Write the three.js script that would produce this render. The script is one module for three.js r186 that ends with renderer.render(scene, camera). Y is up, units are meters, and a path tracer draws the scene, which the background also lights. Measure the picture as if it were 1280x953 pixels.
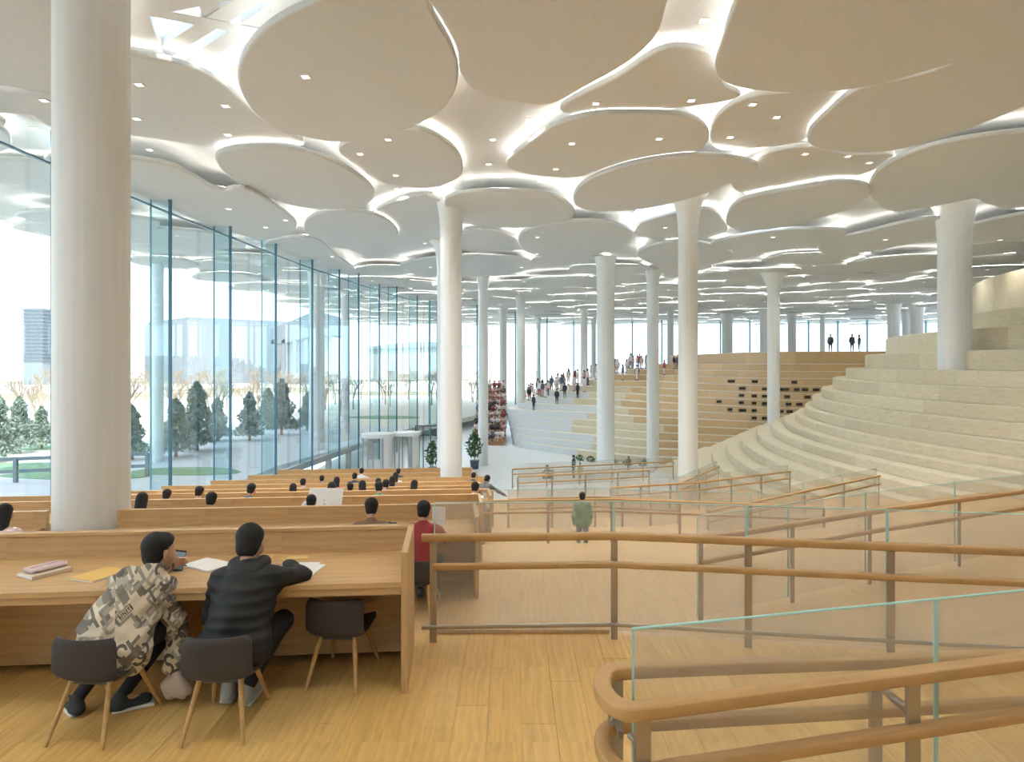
import * as THREE from 'three';
import { mergeGeometries, mergeVertices, toCreasedNormals } from 'three/addons/utils/BufferGeometryUtils.js';
import { RoundedBoxGeometry } from 'three/addons/geometries/RoundedBoxGeometry.js';
import { RectAreaLightUniformsLib } from 'three/addons/lights/RectAreaLightUniformsLib.js';

// ------------------------------------------------------------------ camera, sky, sun, exposure
const U = 1.1;                       // model unit in metres: the whole place is enlarged by this at the end
const F = 853, CX = 640, HY = 455;   // focal length in pixels, column of the axis, row of the horizon
const EYE = 2.22;                    // eye above the front floor (model units)
const scene = new THREE.Scene();
const renderer = new THREE.WebGLRenderer({ antialias: true });
renderer.toneMapping = THREE.LinearToneMapping;
renderer.toneMappingExposure = 1.25;
renderer.shadowMap.enabled = true;
RectAreaLightUniformsLib.init();
const camera = new THREE.PerspectiveCamera(2 * Math.atan(476.5 / F) * 180 / Math.PI, 1280 / 953, 0.1, 1500);
camera.position.set(0, EYE, 0);
camera.setViewOffset(1280, 953, 0, 476.5 - HY, 1280, 953);
scene.add(camera);
scene.background = new THREE.Color().setRGB(1.95, 2.25, 2.55);
scene.backgroundIntensity = 1.0;
const sun = new THREE.DirectionalLight(new THREE.Color(1, 0.95, 0.86), 4.5);
sun.position.set(10, 100, -5); sun.target.position.set(-30, 0, -60);
sun.castShadow = true; sun.shadow.camera.left = sun.shadow.camera.bottom = -160; sun.shadow.camera.right = sun.shadow.camera.top = 160;
sun.shadow.camera.far = 500; sun.shadow.mapSize.set(4096, 4096); sun.shadow.radius = 1;
scene.add(sun, sun.target);

// ------------------------------------------------------------------ helpers
let seed = 12345;
const rnd = () => { seed = (seed * 1664525 + 1013904223) >>> 0; return seed / 4294967296; };
const rr = (a, b) => a + (b - a) * rnd();
const V = (x, y, z) => new THREE.Vector3(x, y, z);
const at = (px, py, D) => V((px - CX) * D / F, EYE - (py - HY) * D / F, -D);          // a pixel at a known depth
const ceilAt = (px, py, H) => { const D = F * H / (HY - py); return [(px - CX) * D / F, D]; };   // a pixel on the level plane H above the eye -> plan (x, depth)
const used = {};
const numbered = (n) => { const k = used[n] = (used[n] ?? -1) + 1; return k ? n + '_' + String(k).padStart(3, '0') : n; };
const partNo = (parent, n) => { const c = parent.userData.__c ??= {}; const k = c[n] = (c[n] ?? -1) + 1; return k ? n + '_' + String(k).padStart(3, '0') : n; };
function tag(o, label, category, group, kind) {
  if (label) o.userData.label = label;
  if (category) o.userData.category = category;
  if (group) o.userData.group = group;
  if (kind) o.userData.kind = kind;
  return o;
}
function thing(name, label, category, [x, y, z] = [0, 0, 0], turn = 0, group) {
  const o = new THREE.Group(); o.name = numbered(name); o.position.set(x, y, z); o.rotation.y = turn; scene.add(o);
  return tag(o, label, category, group);
}
function part(name, geo, mat, parent) {
  const m = new THREE.Mesh(geo, mat); m.name = parent === scene ? numbered(name) : partNo(parent, name); parent.add(m); return m;
}
const struct = (name) => { const o = new THREE.Group(); o.name = numbered(name); o.userData.kind = 'structure'; scene.add(o); return o; };
function copyOf(o, [x, y, z], turn, label, group) {
  const c = o.clone(); c.userData = { ...o.userData }; c.name = numbered(o.name.replace(/_\d{3}$/, '')); c.position.set(x, y, z); c.rotation.y = turn; scene.add(c);
  if (label) c.userData.label = label; if (group) c.userData.group = group; return c;
}
// uv in metres by the main direction of each face
function uvBox(g, s = 1) {
  if (g.index) g = g.toNonIndexed();
  if (!g.attributes.normal) g.computeVertexNormals();
  const p = g.attributes.position, n = p.count, uv = new Float32Array(n * 2), a = V(), b = V(), c = V();
  for (let i = 0; i < n; i += 3) {
    a.fromBufferAttribute(p, i); b.fromBufferAttribute(p, i + 1); c.fromBufferAttribute(p, i + 2);
    const nx = b.clone().sub(a).cross(c.clone().sub(a)), ax = Math.abs(nx.x), ay = Math.abs(nx.y), az = Math.abs(nx.z);
    [a, b, c].forEach((v, k) => {
      const [q, w] = ay >= ax && ay >= az ? [v.x, v.z] : ax > az ? [v.z, v.y] : [v.x, v.y];
      uv[(i + k) * 2] = q * s; uv[(i + k) * 2 + 1] = w * s;
    });
  }
  g.setAttribute('uv', new THREE.BufferAttribute(uv, 2)); return g;
}
const box = (w, h, d, x = 0, y = 0, z = 0) => { const g = new THREE.BoxGeometry(w, h, d); g.translate(x, y, z); return uvBox(g); };
const rbox = (w, h, d, x = 0, y = 0, z = 0, r = 0.01, seg = 2) => { const g = new RoundedBoxGeometry(w, h, d, seg, r); g.translate(x, y, z); return uvBox(g); };
const cyl = (r1, r2, h, x = 0, y = 0, z = 0, n = 16) => { const g = new THREE.CylinderGeometry(r1, r2, h, n); g.translate(x, y, z); return g; };
function bar(a, b, w, d = w, r = 0) {             // square bar from a to b, w across, d tall
  const L = a.distanceTo(b), g = r ? new RoundedBoxGeometry(w, d, L, 2, r) : new THREE.BoxGeometry(w, d, L);
  const m = new THREE.Matrix4().lookAt(a, b, V(0, 1, 0)); m.setPosition(a.clone().add(b).multiplyScalar(0.5));
  const q = uvLong(g); q.applyMatrix4(m); return q;
}
function uvLong(g) { g = uvBox(g); const p = g.attributes.position, u = g.attributes.uv; for (let i = 0; i < p.count; i++) { u.setXY(i, p.getX(i) + p.getY(i), p.getZ(i)); } return g; }
function rod(a, b, ra, rb = ra, n = 10) {
  const L = a.distanceTo(b), g = new THREE.CylinderGeometry(rb, ra, L, n);
  g.applyQuaternion(new THREE.Quaternion().setFromUnitVectors(V(0, 1, 0), b.clone().sub(a).normalize()));
  g.translate((a.x + b.x) / 2, (a.y + b.y) / 2, (a.z + b.z) / 2); return g;
}
// flat outline in plan [[x, depth]...] extruded between two heights
function slab(outline, y0, y1, bevel = 0, holes = []) {
  const s = new THREE.Shape(outline.map(([x, d]) => new THREE.Vector2(x, d)));
  for (const h of holes) s.holes.push(new THREE.Path(h.map(([x, d]) => new THREE.Vector2(x, d))));
  const g = new THREE.ExtrudeGeometry(s, { depth: y1 - y0 - 2 * bevel, bevelEnabled: bevel > 0, bevelThickness: bevel, bevelSize: bevel * 1.3, bevelOffset: -bevel * 1.3, bevelSegments: 3, curveSegments: 1 });
  g.rotateX(-Math.PI / 2); g.translate(0, y0 + bevel, 0); return uvBox(g);
}
const smooth = (pts, n, closed = true) => new THREE.CatmullRomCurve3(pts.map(([x, d]) => V(x, 0, d)), closed, 'centripetal').getSpacedPoints(n).slice(0, closed ? n : n + 1).map((v) => [v.x, v.z]);
// sweep of a rectangle with rounded corners along a 3D path (up stays up)
function sweep(path, w, h) {
  const prof = []; const r = Math.min(w, h) * 0.18;
  for (const [sx, sy, a0] of [[1, 1, 0], [-1, 1, 1], [-1, -1, 2], [1, -1, 3]]) for (let k = 0; k < 3; k++) {
    const a = (a0 + k / 2) * Math.PI / 2; prof.push([sx * (w / 2 - r) + r * Math.cos(a), sy * (h / 2 - r) + r * Math.sin(a)]);
  }
  const P = [], UV = [], I = [], m = prof.length; let run = 0;
  path.forEach((p, i) => {
    const t = (path[i + 1] ?? p).clone().sub(path[i - 1] ?? p).normalize(), side = V(-t.z, 0, t.x).normalize();
    const prev = path[Math.max(0, i - 1)], next = path[Math.min(path.length - 1, i + 1)];
    const t1 = p.clone().sub(prev), cosHalf = i && i < path.length - 1 ? Math.max(0.4, Math.abs(t.dot(t1.normalize()))) : 1;
    if (i) run += p.distanceTo(path[i - 1]);
    for (let k = 0; k <= m; k++) { const [u, v] = prof[k % m]; P.push(p.x + side.x * u / cosHalf, p.y + v, p.z + side.z * u / cosHalf); UV.push(k / m * 0.2, run); }
  });
  for (let i = 0; i + 1 < path.length; i++) for (let k = 0; k < m; k++) { const a = i * (m + 1) + k, b = a + 1, c = a + m + 1, d = c + 1; I.push(a, b, c, b, d, c); }
  for (const [i0, flip] of [[0, 1], [path.length - 1, 0]]) for (let k = 1; k + 1 < m; k++) { const o = i0 * (m + 1); flip ? I.push(o, o + k + 1, o + k) : I.push(o, o + k, o + k + 1); }
  const g = new THREE.BufferGeometry(); g.setAttribute('position', new THREE.Float32BufferAttribute(P, 3)); g.setAttribute('uv', new THREE.Float32BufferAttribute(UV, 2)); g.setIndex(I);
  return toCreasedNormals(g, 0.9);
}
// smooth union of tapered capsules, meshed with surface nets. bone: [ax,ay,az, bx,by,bz, ra, rb]
function blob(bones, cell, k = 0.03, warp) {
  const lo = V(1e9, 1e9, 1e9), hi = V(-1e9, -1e9, -1e9);
  for (const b of bones) for (const [o, r] of [[0, b[6]], [3, b[7]]]) { const p = V(b[o], b[o + 1], b[o + 2]); lo.min(p.clone().subScalar(r + k)); hi.max(p.clone().addScalar(r + k)); }
  lo.subScalar(cell * 2); hi.addScalar(cell * 2);
  const nx = Math.ceil((hi.x - lo.x) / cell) + 1, ny = Math.ceil((hi.y - lo.y) / cell) + 1, nz = Math.ceil((hi.z - lo.z) / cell) + 1;
  const val = new Float32Array(nx * ny * nz).fill(1), id = (i, j, l) => (l * ny + j) * nx + i;
  const f = (x, y, z) => {
    let d = 1;
    for (const b of bones) {
      const bx = b[3] - b[0], by = b[4] - b[1], bz = b[5] - b[2], px = x - b[0], py = y - b[1], pz = z - b[2], L = bx * bx + by * by + bz * bz;
      const t = L > 1e-9 ? Math.min(1, Math.max(0, (px * bx + py * by + pz * bz) / L)) : 0, qx = px - bx * t, qy = py - by * t, qz = pz - bz * t;
      const e = Math.sqrt(qx * qx + qy * qy + qz * qz) - (b[6] + (b[7] - b[6]) * t), kk = b[8] ?? k, h = Math.max(0, kk - Math.abs(d - e)) / kk;
      d = Math.min(d, e) - h * h * kk * 0.25;
    }
    return warp ? d + warp(x, y, z) : d;
  };
  for (let l = 0; l < nz; l++) for (let j = 0; j < ny; j++) for (let i = 0; i < nx; i++) val[id(i, j, l)] = f(lo.x + i * cell, lo.y + j * cell, lo.z + l * cell);
  const vid = new Int32Array(nx * ny * nz).fill(-1), P = [], I = [];
  const corner = [[0, 0, 0], [1, 0, 0], [0, 1, 0], [1, 1, 0], [0, 0, 1], [1, 0, 1], [0, 1, 1], [1, 1, 1]], edges = [[0, 1], [2, 3], [4, 5], [6, 7], [0, 2], [1, 3], [4, 6], [5, 7], [0, 4], [1, 5], [2, 6], [3, 7]];
  for (let l = 0; l + 1 < nz; l++) for (let j = 0; j + 1 < ny; j++) for (let i = 0; i + 1 < nx; i++) {
    let sx = 0, sy = 0, sz = 0, c = 0; const vs = corner.map(([a, b, d]) => val[id(i + a, j + b, l + d)]);
    for (const [a, b] of edges) if ((vs[a] < 0) !== (vs[b] < 0)) { const t = vs[a] / (vs[a] - vs[b]), A = corner[a], B = corner[b]; sx += A[0] + (B[0] - A[0]) * t; sy += A[1] + (B[1] - A[1]) * t; sz += A[2] + (B[2] - A[2]) * t; c++; }
    if (c) { vid[id(i, j, l)] = P.length / 3; P.push(lo.x + (i + sx / c) * cell, lo.y + (j + sy / c) * cell, lo.z + (l + sz / c) * cell); }
  }
  const quad = (a, b, c, d, flip) => flip ? I.push(a, c, b, a, d, c) : I.push(a, b, c, a, c, d);
  for (let l = 1; l + 1 < nz; l++) for (let j = 1; j + 1 < ny; j++) for (let i = 1; i + 1 < nx; i++) {
    const s = val[id(i, j, l)] < 0;
    if (s !== (val[id(i + 1, j, l)] < 0)) quad(vid[id(i, j - 1, l - 1)], vid[id(i, j, l - 1)], vid[id(i, j, l)], vid[id(i, j - 1, l)], !s);
    if (s !== (val[id(i, j + 1, l)] < 0)) quad(vid[id(i - 1, j, l - 1)], vid[id(i - 1, j, l)], vid[id(i, j, l)], vid[id(i, j, l - 1)], !s);
    if (s !== (val[id(i, j, l + 1)] < 0)) quad(vid[id(i - 1, j - 1, l)], vid[id(i, j - 1, l)], vid[id(i, j, l)], vid[id(i - 1, j, l)], !s);
  }
  const g = new THREE.BufferGeometry(); g.setAttribute('position', new THREE.Float32BufferAttribute(P, 3)); g.setIndex(I); g.computeVertexNormals(); return g;
}

// ------------------------------------------------------------------ materials
function noiseGrid(n, s) { const a = []; let q = s; for (let i = 0; i < n * n; i++) { q = (q * 1664525 + 1013904223) >>> 0; a.push(q / 4294967296); } return (x, y) => {
  const xi = Math.floor(x), yi = Math.floor(y), fx = x - xi, fy = y - yi, w = (t) => t * t * (3 - 2 * t), g = (i, j) => a[((j % n + n) % n) * n + ((i % n + n) % n)];
  return (g(xi, yi) * (1 - w(fx)) + g(xi + 1, yi) * w(fx)) * (1 - w(fy)) + (g(xi, yi + 1) * (1 - w(fx)) + g(xi + 1, yi + 1) * w(fx)) * w(fy); }; }
function texture(w, h, fn, srgb = true) {
  const d = new Uint8Array(w * h * 4);
  for (let y = 0; y < h; y++) for (let x = 0; x < w; x++) { const c = fn(x / w, y / h); d.set([c[0] * 255, c[1] * 255, c[2] * 255, 255].map((v) => Math.max(0, Math.min(255, v))), (y * w + x) * 4); }
  const t = new THREE.DataTexture(d, w, h); t.wrapS = t.wrapT = THREE.RepeatWrapping; t.magFilter = THREE.LinearFilter; t.minFilter = THREE.LinearMipmapLinearFilter; t.generateMipmaps = true;
  if (srgb) t.colorSpace = THREE.SRGBColorSpace; t.needsUpdate = true; return t;
}
const nA = noiseGrid(64, 7), nB = noiseGrid(64, 91), nC = noiseGrid(64, 333);
// grain runs along v
const grain = (u, v) => { const wob = nB(u * 4, v * 4) * 1.5; return 0.5 * nA(u * 64 + wob, v * 2) + 0.3 * nC(u * 32 + wob, v * 4) + 0.2 * nB(u * 64, v * 16); };
const woodTex = texture(512, 512, (u, v) => { const g = grain(u, v), k = 0.86 + 0.2 * g; return [k, k * 0.995, k * 0.98]; });
const woodTexAcross = texture(512, 512, (u, v) => { const g = grain(v, u), k = 0.88 + 0.17 * g; return [k, k * 0.995, k * 0.98]; });
const plasterTex = texture(256, 256, (u, v) => { const k = 0.95 + 0.05 * (0.6 * nA(u * 64, v * 64) + 0.4 * nB(u * 16, v * 16)); return [k, k, k]; });
const snowTex = texture(256, 256, (u, v) => { const k = 0.7 * nA(u * 16, v * 16) + 0.3 * nB(u * 64, v * 64), s = k > 0.45 ? 1 : 0.78; return [s, s * 0.985, s * 0.95]; });
const M = (o) => new THREE.MeshStandardMaterial(o);
const lin = (r, g, b) => new THREE.Color().setRGB(r, g, b);
const mat = {
  floorTones: [[0.69, 0.435, 0.15], [0.66, 0.41, 0.135], [0.71, 0.46, 0.165], [0.65, 0.40, 0.13], [0.68, 0.43, 0.155]].map((c) => M({ color: lin(...c), map: woodTex, roughness: 0.42 })),
  deck: M({ color: lin(0.58, 0.38, 0.19), map: woodTex, roughness: 0.4 }),
  stone: M({ color: lin(0.64, 0.67, 0.68), map: plasterTex, roughness: 0.35 }),
  oak: M({ color: lin(0.60, 0.385, 0.185), map: woodTexAcross, roughness: 0.45 }),
  oakUp: M({ color: lin(0.58, 0.37, 0.175), map: woodTex, roughness: 0.45 }),
  oakDark: M({ color: lin(0.42, 0.22, 0.10), map: woodTexAcross, roughness: 0.5 }),
  rail: M({ color: lin(0.52, 0.31, 0.12), map: woodTex, roughness: 0.4 }),
  leg: M({ color: lin(0.50, 0.30, 0.11), map: woodTex, roughness: 0.5 }),
  steel: M({ color: lin(0.42, 0.38, 0.33), metalness: 0.85, roughness: 0.32 }),
  cream: [[0.66, 0.58, 0.42], [0.62, 0.54, 0.39], [0.69, 0.61, 0.45]].map((c) => M({ color: lin(...c), map: woodTexAcross, roughness: 0.5 })),
  creamOak: M({ color: lin(0.71, 0.645, 0.50), map: woodTexAcross, roughness: 0.45 }),
  creamTread: M({ color: lin(0.74, 0.70, 0.62), map: plasterTex, roughness: 0.4 }),
  honey: [[0.60, 0.42, 0.23], [0.56, 0.39, 0.21], [0.63, 0.45, 0.26]].map((c) => M({ color: lin(...c), map: woodTexAcross, roughness: 0.5 })),
  white: M({ color: lin(0.80, 0.81, 0.80), map: plasterTex, roughness: 0.55 }),
  petal: M({ color: lin(0.64, 0.65, 0.645), map: plasterTex, roughness: 0.7 }),
  slabCeil: M({ color: lin(0.64, 0.65, 0.645), map: plasterTex, roughness: 0.7 }),
  strip: M({ color: 0xffffff, emissive: lin(1, 0.96, 0.88), emissiveIntensity: 18 }),
  lamp: M({ color: 0xffffff, emissive: lin(1, 0.95, 0.85), emissiveIntensity: 2.2 }),
  lampRim: M({ color: lin(0.85, 0.84, 0.8), roughness: 0.4 }),
  pane: new THREE.MeshPhysicalMaterial({ color: lin(0.93, 0.97, 0.98), transmission: 1, roughness: 0.0, thickness: 0, ior: 1.45 }),
  fin: new THREE.MeshPhysicalMaterial({ color: lin(0.86, 0.95, 0.97), transmission: 1, roughness: 0.02, thickness: 0, ior: 1.45 }),
  finEdge: M({ color: lin(0.06, 0.17, 0.26), roughness: 0.25 }),
  finEdgeLight: M({ color: lin(0.16, 0.38, 0.45), roughness: 0.25 }),
  railGlass: new THREE.MeshPhysicalMaterial({ color: lin(0.94, 0.94, 0.93), transmission: 0.9, roughness: 0.05, thickness: 0, ior: 1.5 }),
  glassEdge: M({ color: lin(0.42, 0.72, 0.68), roughness: 0.2 }),
  frame: M({ color: lin(0.36, 0.37, 0.36), roughness: 0.45 }),
  darkFrame: M({ color: lin(0.06, 0.08, 0.10), roughness: 0.4 }),
  chair: M({ color: lin(0.052, 0.045, 0.043), roughness: 0.9 }),
  slot: M({ color: lin(0.03, 0.035, 0.03), roughness: 0.3 }),
  paper: M({ color: lin(0.82, 0.81, 0.80), roughness: 0.8 }),
  snow: M({ color: lin(0.80, 0.78, 0.74), map: snowTex, roughness: 0.9 }),
  grass: M({ color: lin(0.20, 0.33, 0.20), roughness: 1 }),
  paving: M({ color: lin(0.60, 0.62, 0.64), map: plasterTex, roughness: 0.9 }),
};
const cloth = (r, g, b, ro = 0.85) => M({ color: lin(r, g, b), roughness: ro });

// ------------------------------------------------------------------ the setting: floor terraces
const DROP = [0, 0.51, 1.02, 1.53, 2.04, 2.49, 2.89, 3.24, 3.54, 3.9, 4.3];
const rowY = (r) => -DROP[r], VALLEY = -4.78;
const SK = 0.09;                                          // the rows lean a little: depth grows with x
const floor = struct('floor');
// near floor of oak planks running away from the eye, up to the line of the railing
const edge0 = (x) => x < -0.66 ? 5.62 + SK * (x + 0.66) : x < 0.8 ? 5.62 : 5.62 - 0.16 * (x - 0.8);
{
  const w = 0.21; let i = 0;
  const variants = {};
  for (let x = -7.5; x < 8.2; x += w) {
    let d = -1.5 - rr(0, 1.6); const end = edge0(x + w / 2);
    if (x > 4.6) { continue; }
    while (d < end - 0.05) {
      const L = Math.min(rr(1.5, 2.3), end - d); const d1 = end - d - L < 0.3 ? end : d + L;
      const g = box(w - 0.0016, 0.02, d1 - d - 0.0016, x + w / 2, -0.0105 + rr(-0.0004, 0.0004), -(d + d1) / 2);
      part('floor_plank', g, mat.floorTones[i++ % 5], floor); i += rnd() < 0.5 ? 1 : 0; d = d1;
    }
  }
  part('subfloor', slab([[-13, -12], [40, -12], [40, 2], [9, 4.2], [4.6, 5.0], [0.8, 5.6], [-0.66, 5.6], [-13, 4.5]], -0.9, -0.022), mat.deck, floor);
  part('floor_edge', bar(V(-0.66, -0.02, -5.64), V(0.8, -0.02, -5.64), 0.05, 0.1), mat.oak, floor);
}
// terrace r spans from the edge of terrace r-1 to its own edge
const edgeLine = (r) => { const e = 5.62 + 3.3 * r; return [[-13, e - SK * 12.4], [-0.6, e], [3, e + 0.2], [9, e + 2.2], [14, e + 4.5]]; };
for (let r = 1; r <= 10; r++) {
  const far = edgeLine(r), near = r === 1 ? [[14, 3.2], [0.8, 5.61], [-0.66, 5.61], [-13, 4.51]] : edgeLine(r - 1).reverse().map(([x, d]) => [x, d - 0.02]);
  part('terrace', slab([...far, ...near], rowY(r) - 0.8, rowY(r) - 0.001 * r), r < 7 ? mat.deck : mat.stone, floor);
}
part('valley_floor', slab([[-13, 34], [60, 34], [75, 105], [-13, 105]], VALLEY - 0.4, VALLEY), mat.stone, floor);
part('foundation', slab([[-13, 3], [14, 3], [40, 10], [60, 34], [-13, 34]], VALLEY - 0.6, VALLEY - 0.2), mat.stone, floor);

// ------------------------------------------------------------------ ceiling: a slab with lit petals hung below it
const ceiling = struct('ceiling');
const SLAB = 6.46;
const hole1 = [[186, 20], [335, -8], [345, 50], [268, 100], [205, 72]].map(([x, y]) => ceilAt(x, y, SLAB));
const hole2 = [[5.2, 27.5], [8.2, 27.5], [8.2, 31], [5.2, 31]], hole3 = [[9.4, 27.6], [12.4, 27.6], [12, 31.5], [9.4, 31]];
part('ceiling_slab', slab([[-21.5, -14], [78, -14], [78, 108], [-20, 108], [-22, 60], [-23, 30]], EYE + SLAB, EYE + SLAB + 0.35, 0, [hole1, hole2, hole3]), mat.slabCeil, ceiling);
const petals = [];
const nearer = (H) => 5.84 + (H - 5.55) * 0.55;             // hanging heights, close under the slab
function petal(outline, H, n = 56, lit = true, name = 'petal_panel') {
  const o = smooth(outline, n), y0 = EYE + H;
  const p = part(name, slab(o, y0, y0 + 0.15, 0.045), mat.petal, ceiling);
  petals.push({ o, H });
  if (lit) {                                             // LED strip lying on the petal's back, set in from its rim
    const P = [], I = [], m = o.length; let area = 0;
    for (let i = 0; i < m; i++) { const [a, b] = o[i], [c, d] = o[(i + 1) % m]; area += a * d - c * b; }
    const s = area > 0 ? 1 : -1;
    for (let i = 0; i < m; i++) {
      const [x0, d0] = o[(i + m - 1) % m], [x1, d1] = o[(i + 1) % m], L = Math.hypot(x1 - x0, d1 - d0) || 1, nx = -s * (d1 - d0) / L, nd = s * (x1 - x0) / L;
      for (const q of [0.10, 0.15]) P.push(o[i][0] + nx * q, y0 + 0.158, -(o[i][1] + nd * q));
    }
    for (let i = 0; i < m; i++) { const a = 2 * i, b = a + 1, c = 2 * ((i + 1) % m), d = c + 1; s > 0 ? I.push(a, c, b, b, c, d) : I.push(a, b, c, b, d, c); }
    const g = new THREE.BufferGeometry(); g.setAttribute('position', new THREE.Float32BufferAttribute(P, 3)); g.setIndex(I); g.computeVertexNormals();
    part('light_strip', g, mat.strip, p);
  }
  return p;
}
const px = (H0, pts, lit = true) => { const H = nearer(H0); return petal(pts.map(([x, y]) => ceilAt(x, y, H)), H, 64, lit); };
// petals whose outline shows in the photograph (pixels of the outline, on a level plane)
px(5.55, [[297, 95], [308, 62], [340, 30], [390, 4], [460, -25], [515, -25], [545, 25], [566, 62], [573, 95], [562, 128], [535, 150], [485, 170], [430, 178], [375, 171], [328, 150], [304, 122]]);
px(5.58, [[519, -30], [549, 20], [571, 62], [578, 98], [600, 117], [640, 127], [683, 132], [735, 107], [790, 75], [820, 45], [832, 10], [838, -30], [680, -60]]);
px(5.55, [[935, -40], [918, 5], [905, 42], [893, 82], [902, 102], [935, 112], [1000, 117], [1072, 111], [1150, 92], [1280, 46], [1330, 0], [1150, -50]]);
px(5.72, [[1074, 112], [1034, 142], [1010, 168], [1014, 182], [1050, 190], [1115, 189], [1200, 165], [1290, 128], [1340, 80], [1280, 48], [1160, 92]]);
px(5.55, [[-70, -20], [50, -40], [135, -5], [150, 45], [105, 95], [62, 114], [0, 107], [-80, 85]]);
px(6.0, [[-60, 116], [65, 118], [125, 128], [95, 146], [0, 142], [-60, 138]]);
px(5.7, [[-70, 150], [-5, 160], [14, 177], [0, 191], [-70, 196]]);
px(6.1, [[60, 62], [160, 68], [250, 90], [330, 150], [380, 182], [300, 188], [180, 172], [60, 158]]);
px(5.6, [[270, 195], [292, 187], [350, 186], [402, 197], [450, 222], [468, 242], [458, 256], [430, 262], [380, 260], [330, 246], [287, 222]]);
px(5.35, [[60, 194], [158, 199], [210, 206], [248, 225], [276, 239], [300, 235], [345, 258], [370, 285], [330, 300], [270, 285], [190, 255], [90, 225]]);
px(5.6, [[380, 285], [395, 269], [430, 264], [470, 270], [497, 290], [488, 305], [450, 312], [402, 308]]);
px(6.05, [[425, 183], [520, 163], [560, 180], [578, 205], [570, 225], [530, 236], [480, 229], [440, 206]]);
px(5.8, [[632, 205], [660, 180], [700, 155], [740, 145], [800, 143], [860, 147], [885, 165], [880, 184], [850, 196], [780, 211], [720, 222], [670, 220], [640, 213]]);
px(5.5, [[717, 246], [735, 226], [790, 206], [860, 196], [910, 198], [948, 208], [930, 221], [900, 236], [850, 252], [800, 262], [750, 265], [724, 260]]);
px(5.6, [[556, 258], [562, 246], [605, 240], [680, 243], [712, 257], [716, 272], [690, 282], [620, 285], [572, 277]]);
px(5.55, [[648, 297], [662, 287], [700, 279], [745, 277], [782, 285], [790, 297], [760, 315], [700, 325], [660, 316]]);
px(5.6, [[908, 272], [930, 250], [980, 240], [1040, 230], [1080, 231], [1087, 245], [1060, 262], [1000, 280], [950, 288], [915, 285]]);
px(5.75, [[1086, 232], [1112, 204], [1180, 180], [1280, 166], [1340, 164], [1340, 220], [1250, 241], [1180, 256], [1120, 265], [1092, 252]]);
px(6.12, [[700, 138], [770, 98], [835, 62], [890, 68], [905, 108], [925, 122], [860, 134], [780, 144], [725, 146]]);
px(6.1, [[892, 152], [940, 122], [1065, 118], [1030, 152], [1002, 176], [940, 186], [900, 188]]);
px(6.05, [[915, 215], [960, 192], [1010, 184], [1060, 194], [1118, 194], [1085, 216], [1000, 238], [932, 243]]);
px(5.5, [[335, 302], [385, 297], [420, 320], [440, 342], [400, 342], [350, 324]]);
px(5.8, [[500, 332], [540, 323], [600, 320], [660, 326], [652, 339], [600, 346], [540, 346]]);
px(6.0, [[560, 297], [600, 289], [645, 298], [650, 312], [600, 317], [568, 309]]);
px(5.7, [[800, 313], [850, 302], [900, 309], [916, 321], [880, 333], [820, 331]]);
px(5.5, [[1025, 306], [1080, 291], [1160, 274], [1200, 279], [1150, 301], [1080, 316], [1040, 319]]);
px(5.5, [[1183, 293], [1240, 276], [1330, 262], [1330, 296], [1240, 303], [1190, 304]]);
px(6.0, [[468, 264], [530, 246], [552, 252], [548, 276], [510, 291], [482, 286]]);
px(6.0, [[1225, 250], [1280, 222], [1340, 215], [1340, 250], [1280, 262]]);
px(6.05, [[800, 280], [880, 262], [905, 275], [900, 295], [840, 300], [800, 296]]);
// the rest of the canopy: rounded petals in three heights on a loose grid
{
  const inside = (x, d, grow) => petals.slice(0, handMade).some(({ o }) => { let c = 0, near = 1e9; o.forEach(([a, b], i) => { const [e, g] = o[(i + 1) % o.length]; if ((b > d) !== (g > d) && x < (e - a) * (d - b) / (g - b) + a) c++; near = Math.min(near, Math.hypot(a - x, b - d)); }); return c % 2 || near < grow; });
  const handMade = petals.length; const S = 4.7; let row = 0;
  for (let d = -9; d < 104; d += S * 0.87, row++) for (let x = -20 + (row % 2) * S / 2, col = 0; x < 74; x += S, col++) {
    const cx = x + rr(-0.6, 0.6), cd = d + rr(-0.6, 0.6), inFrame = Math.abs(cx / Math.max(cd, 0.1)) < 0.85;
    if (cx > cd * 0.85 + 16) continue;
    if (cd > 0 && inside(cx, cd, 1.7)) continue;
    const R = rr(1.9, 2.75), k = [], a0 = rr(0, 6), n = 7;
    for (let i = 0; i < n; i++) { const a = i / n * 2 * Math.PI, q = R * (1 + 0.13 * Math.sin(2 * a + a0) + rr(-0.09, 0.09)); k.push([cx + q * Math.cos(a) * 1.12, cd + q * Math.sin(a)]); }
    petal(k, nearer([5.55, 5.85, 6.1][(col + row * 2) % 3] + rr(-0.05, 0.05)), cd > 45 || !inFrame ? 26 : 40, true);
  }
}
// skylight ribs over the opening
{
  const [a, b, c, d, e] = hole1.map(([x, z]) => V(x, EYE + SLAB + 0.2, -z));
  const mid = a.clone().add(c).multiplyScalar(0.5);
  let dy = -0.02;
  for (const [p, q] of [[a, c], [b, e], [b.clone().lerp(c, 0.5), d.clone().lerp(e, 0.5)], [a.clone().lerp(b, 0.5), mid]]) part('skylight_rib', bar(p.clone().setY(p.y + dy), q.clone().setY(q.y + dy), 0.35, 0.2), mat.slabCeil, ceiling), dy += 0.013;
  for (const [k, h] of [hole1, hole2, hole3].entries()) part('skylight_pane', slab(h, EYE + SLAB + 0.36, EYE + SLAB + 0.38), mat.pane, ceiling);
}
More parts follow.
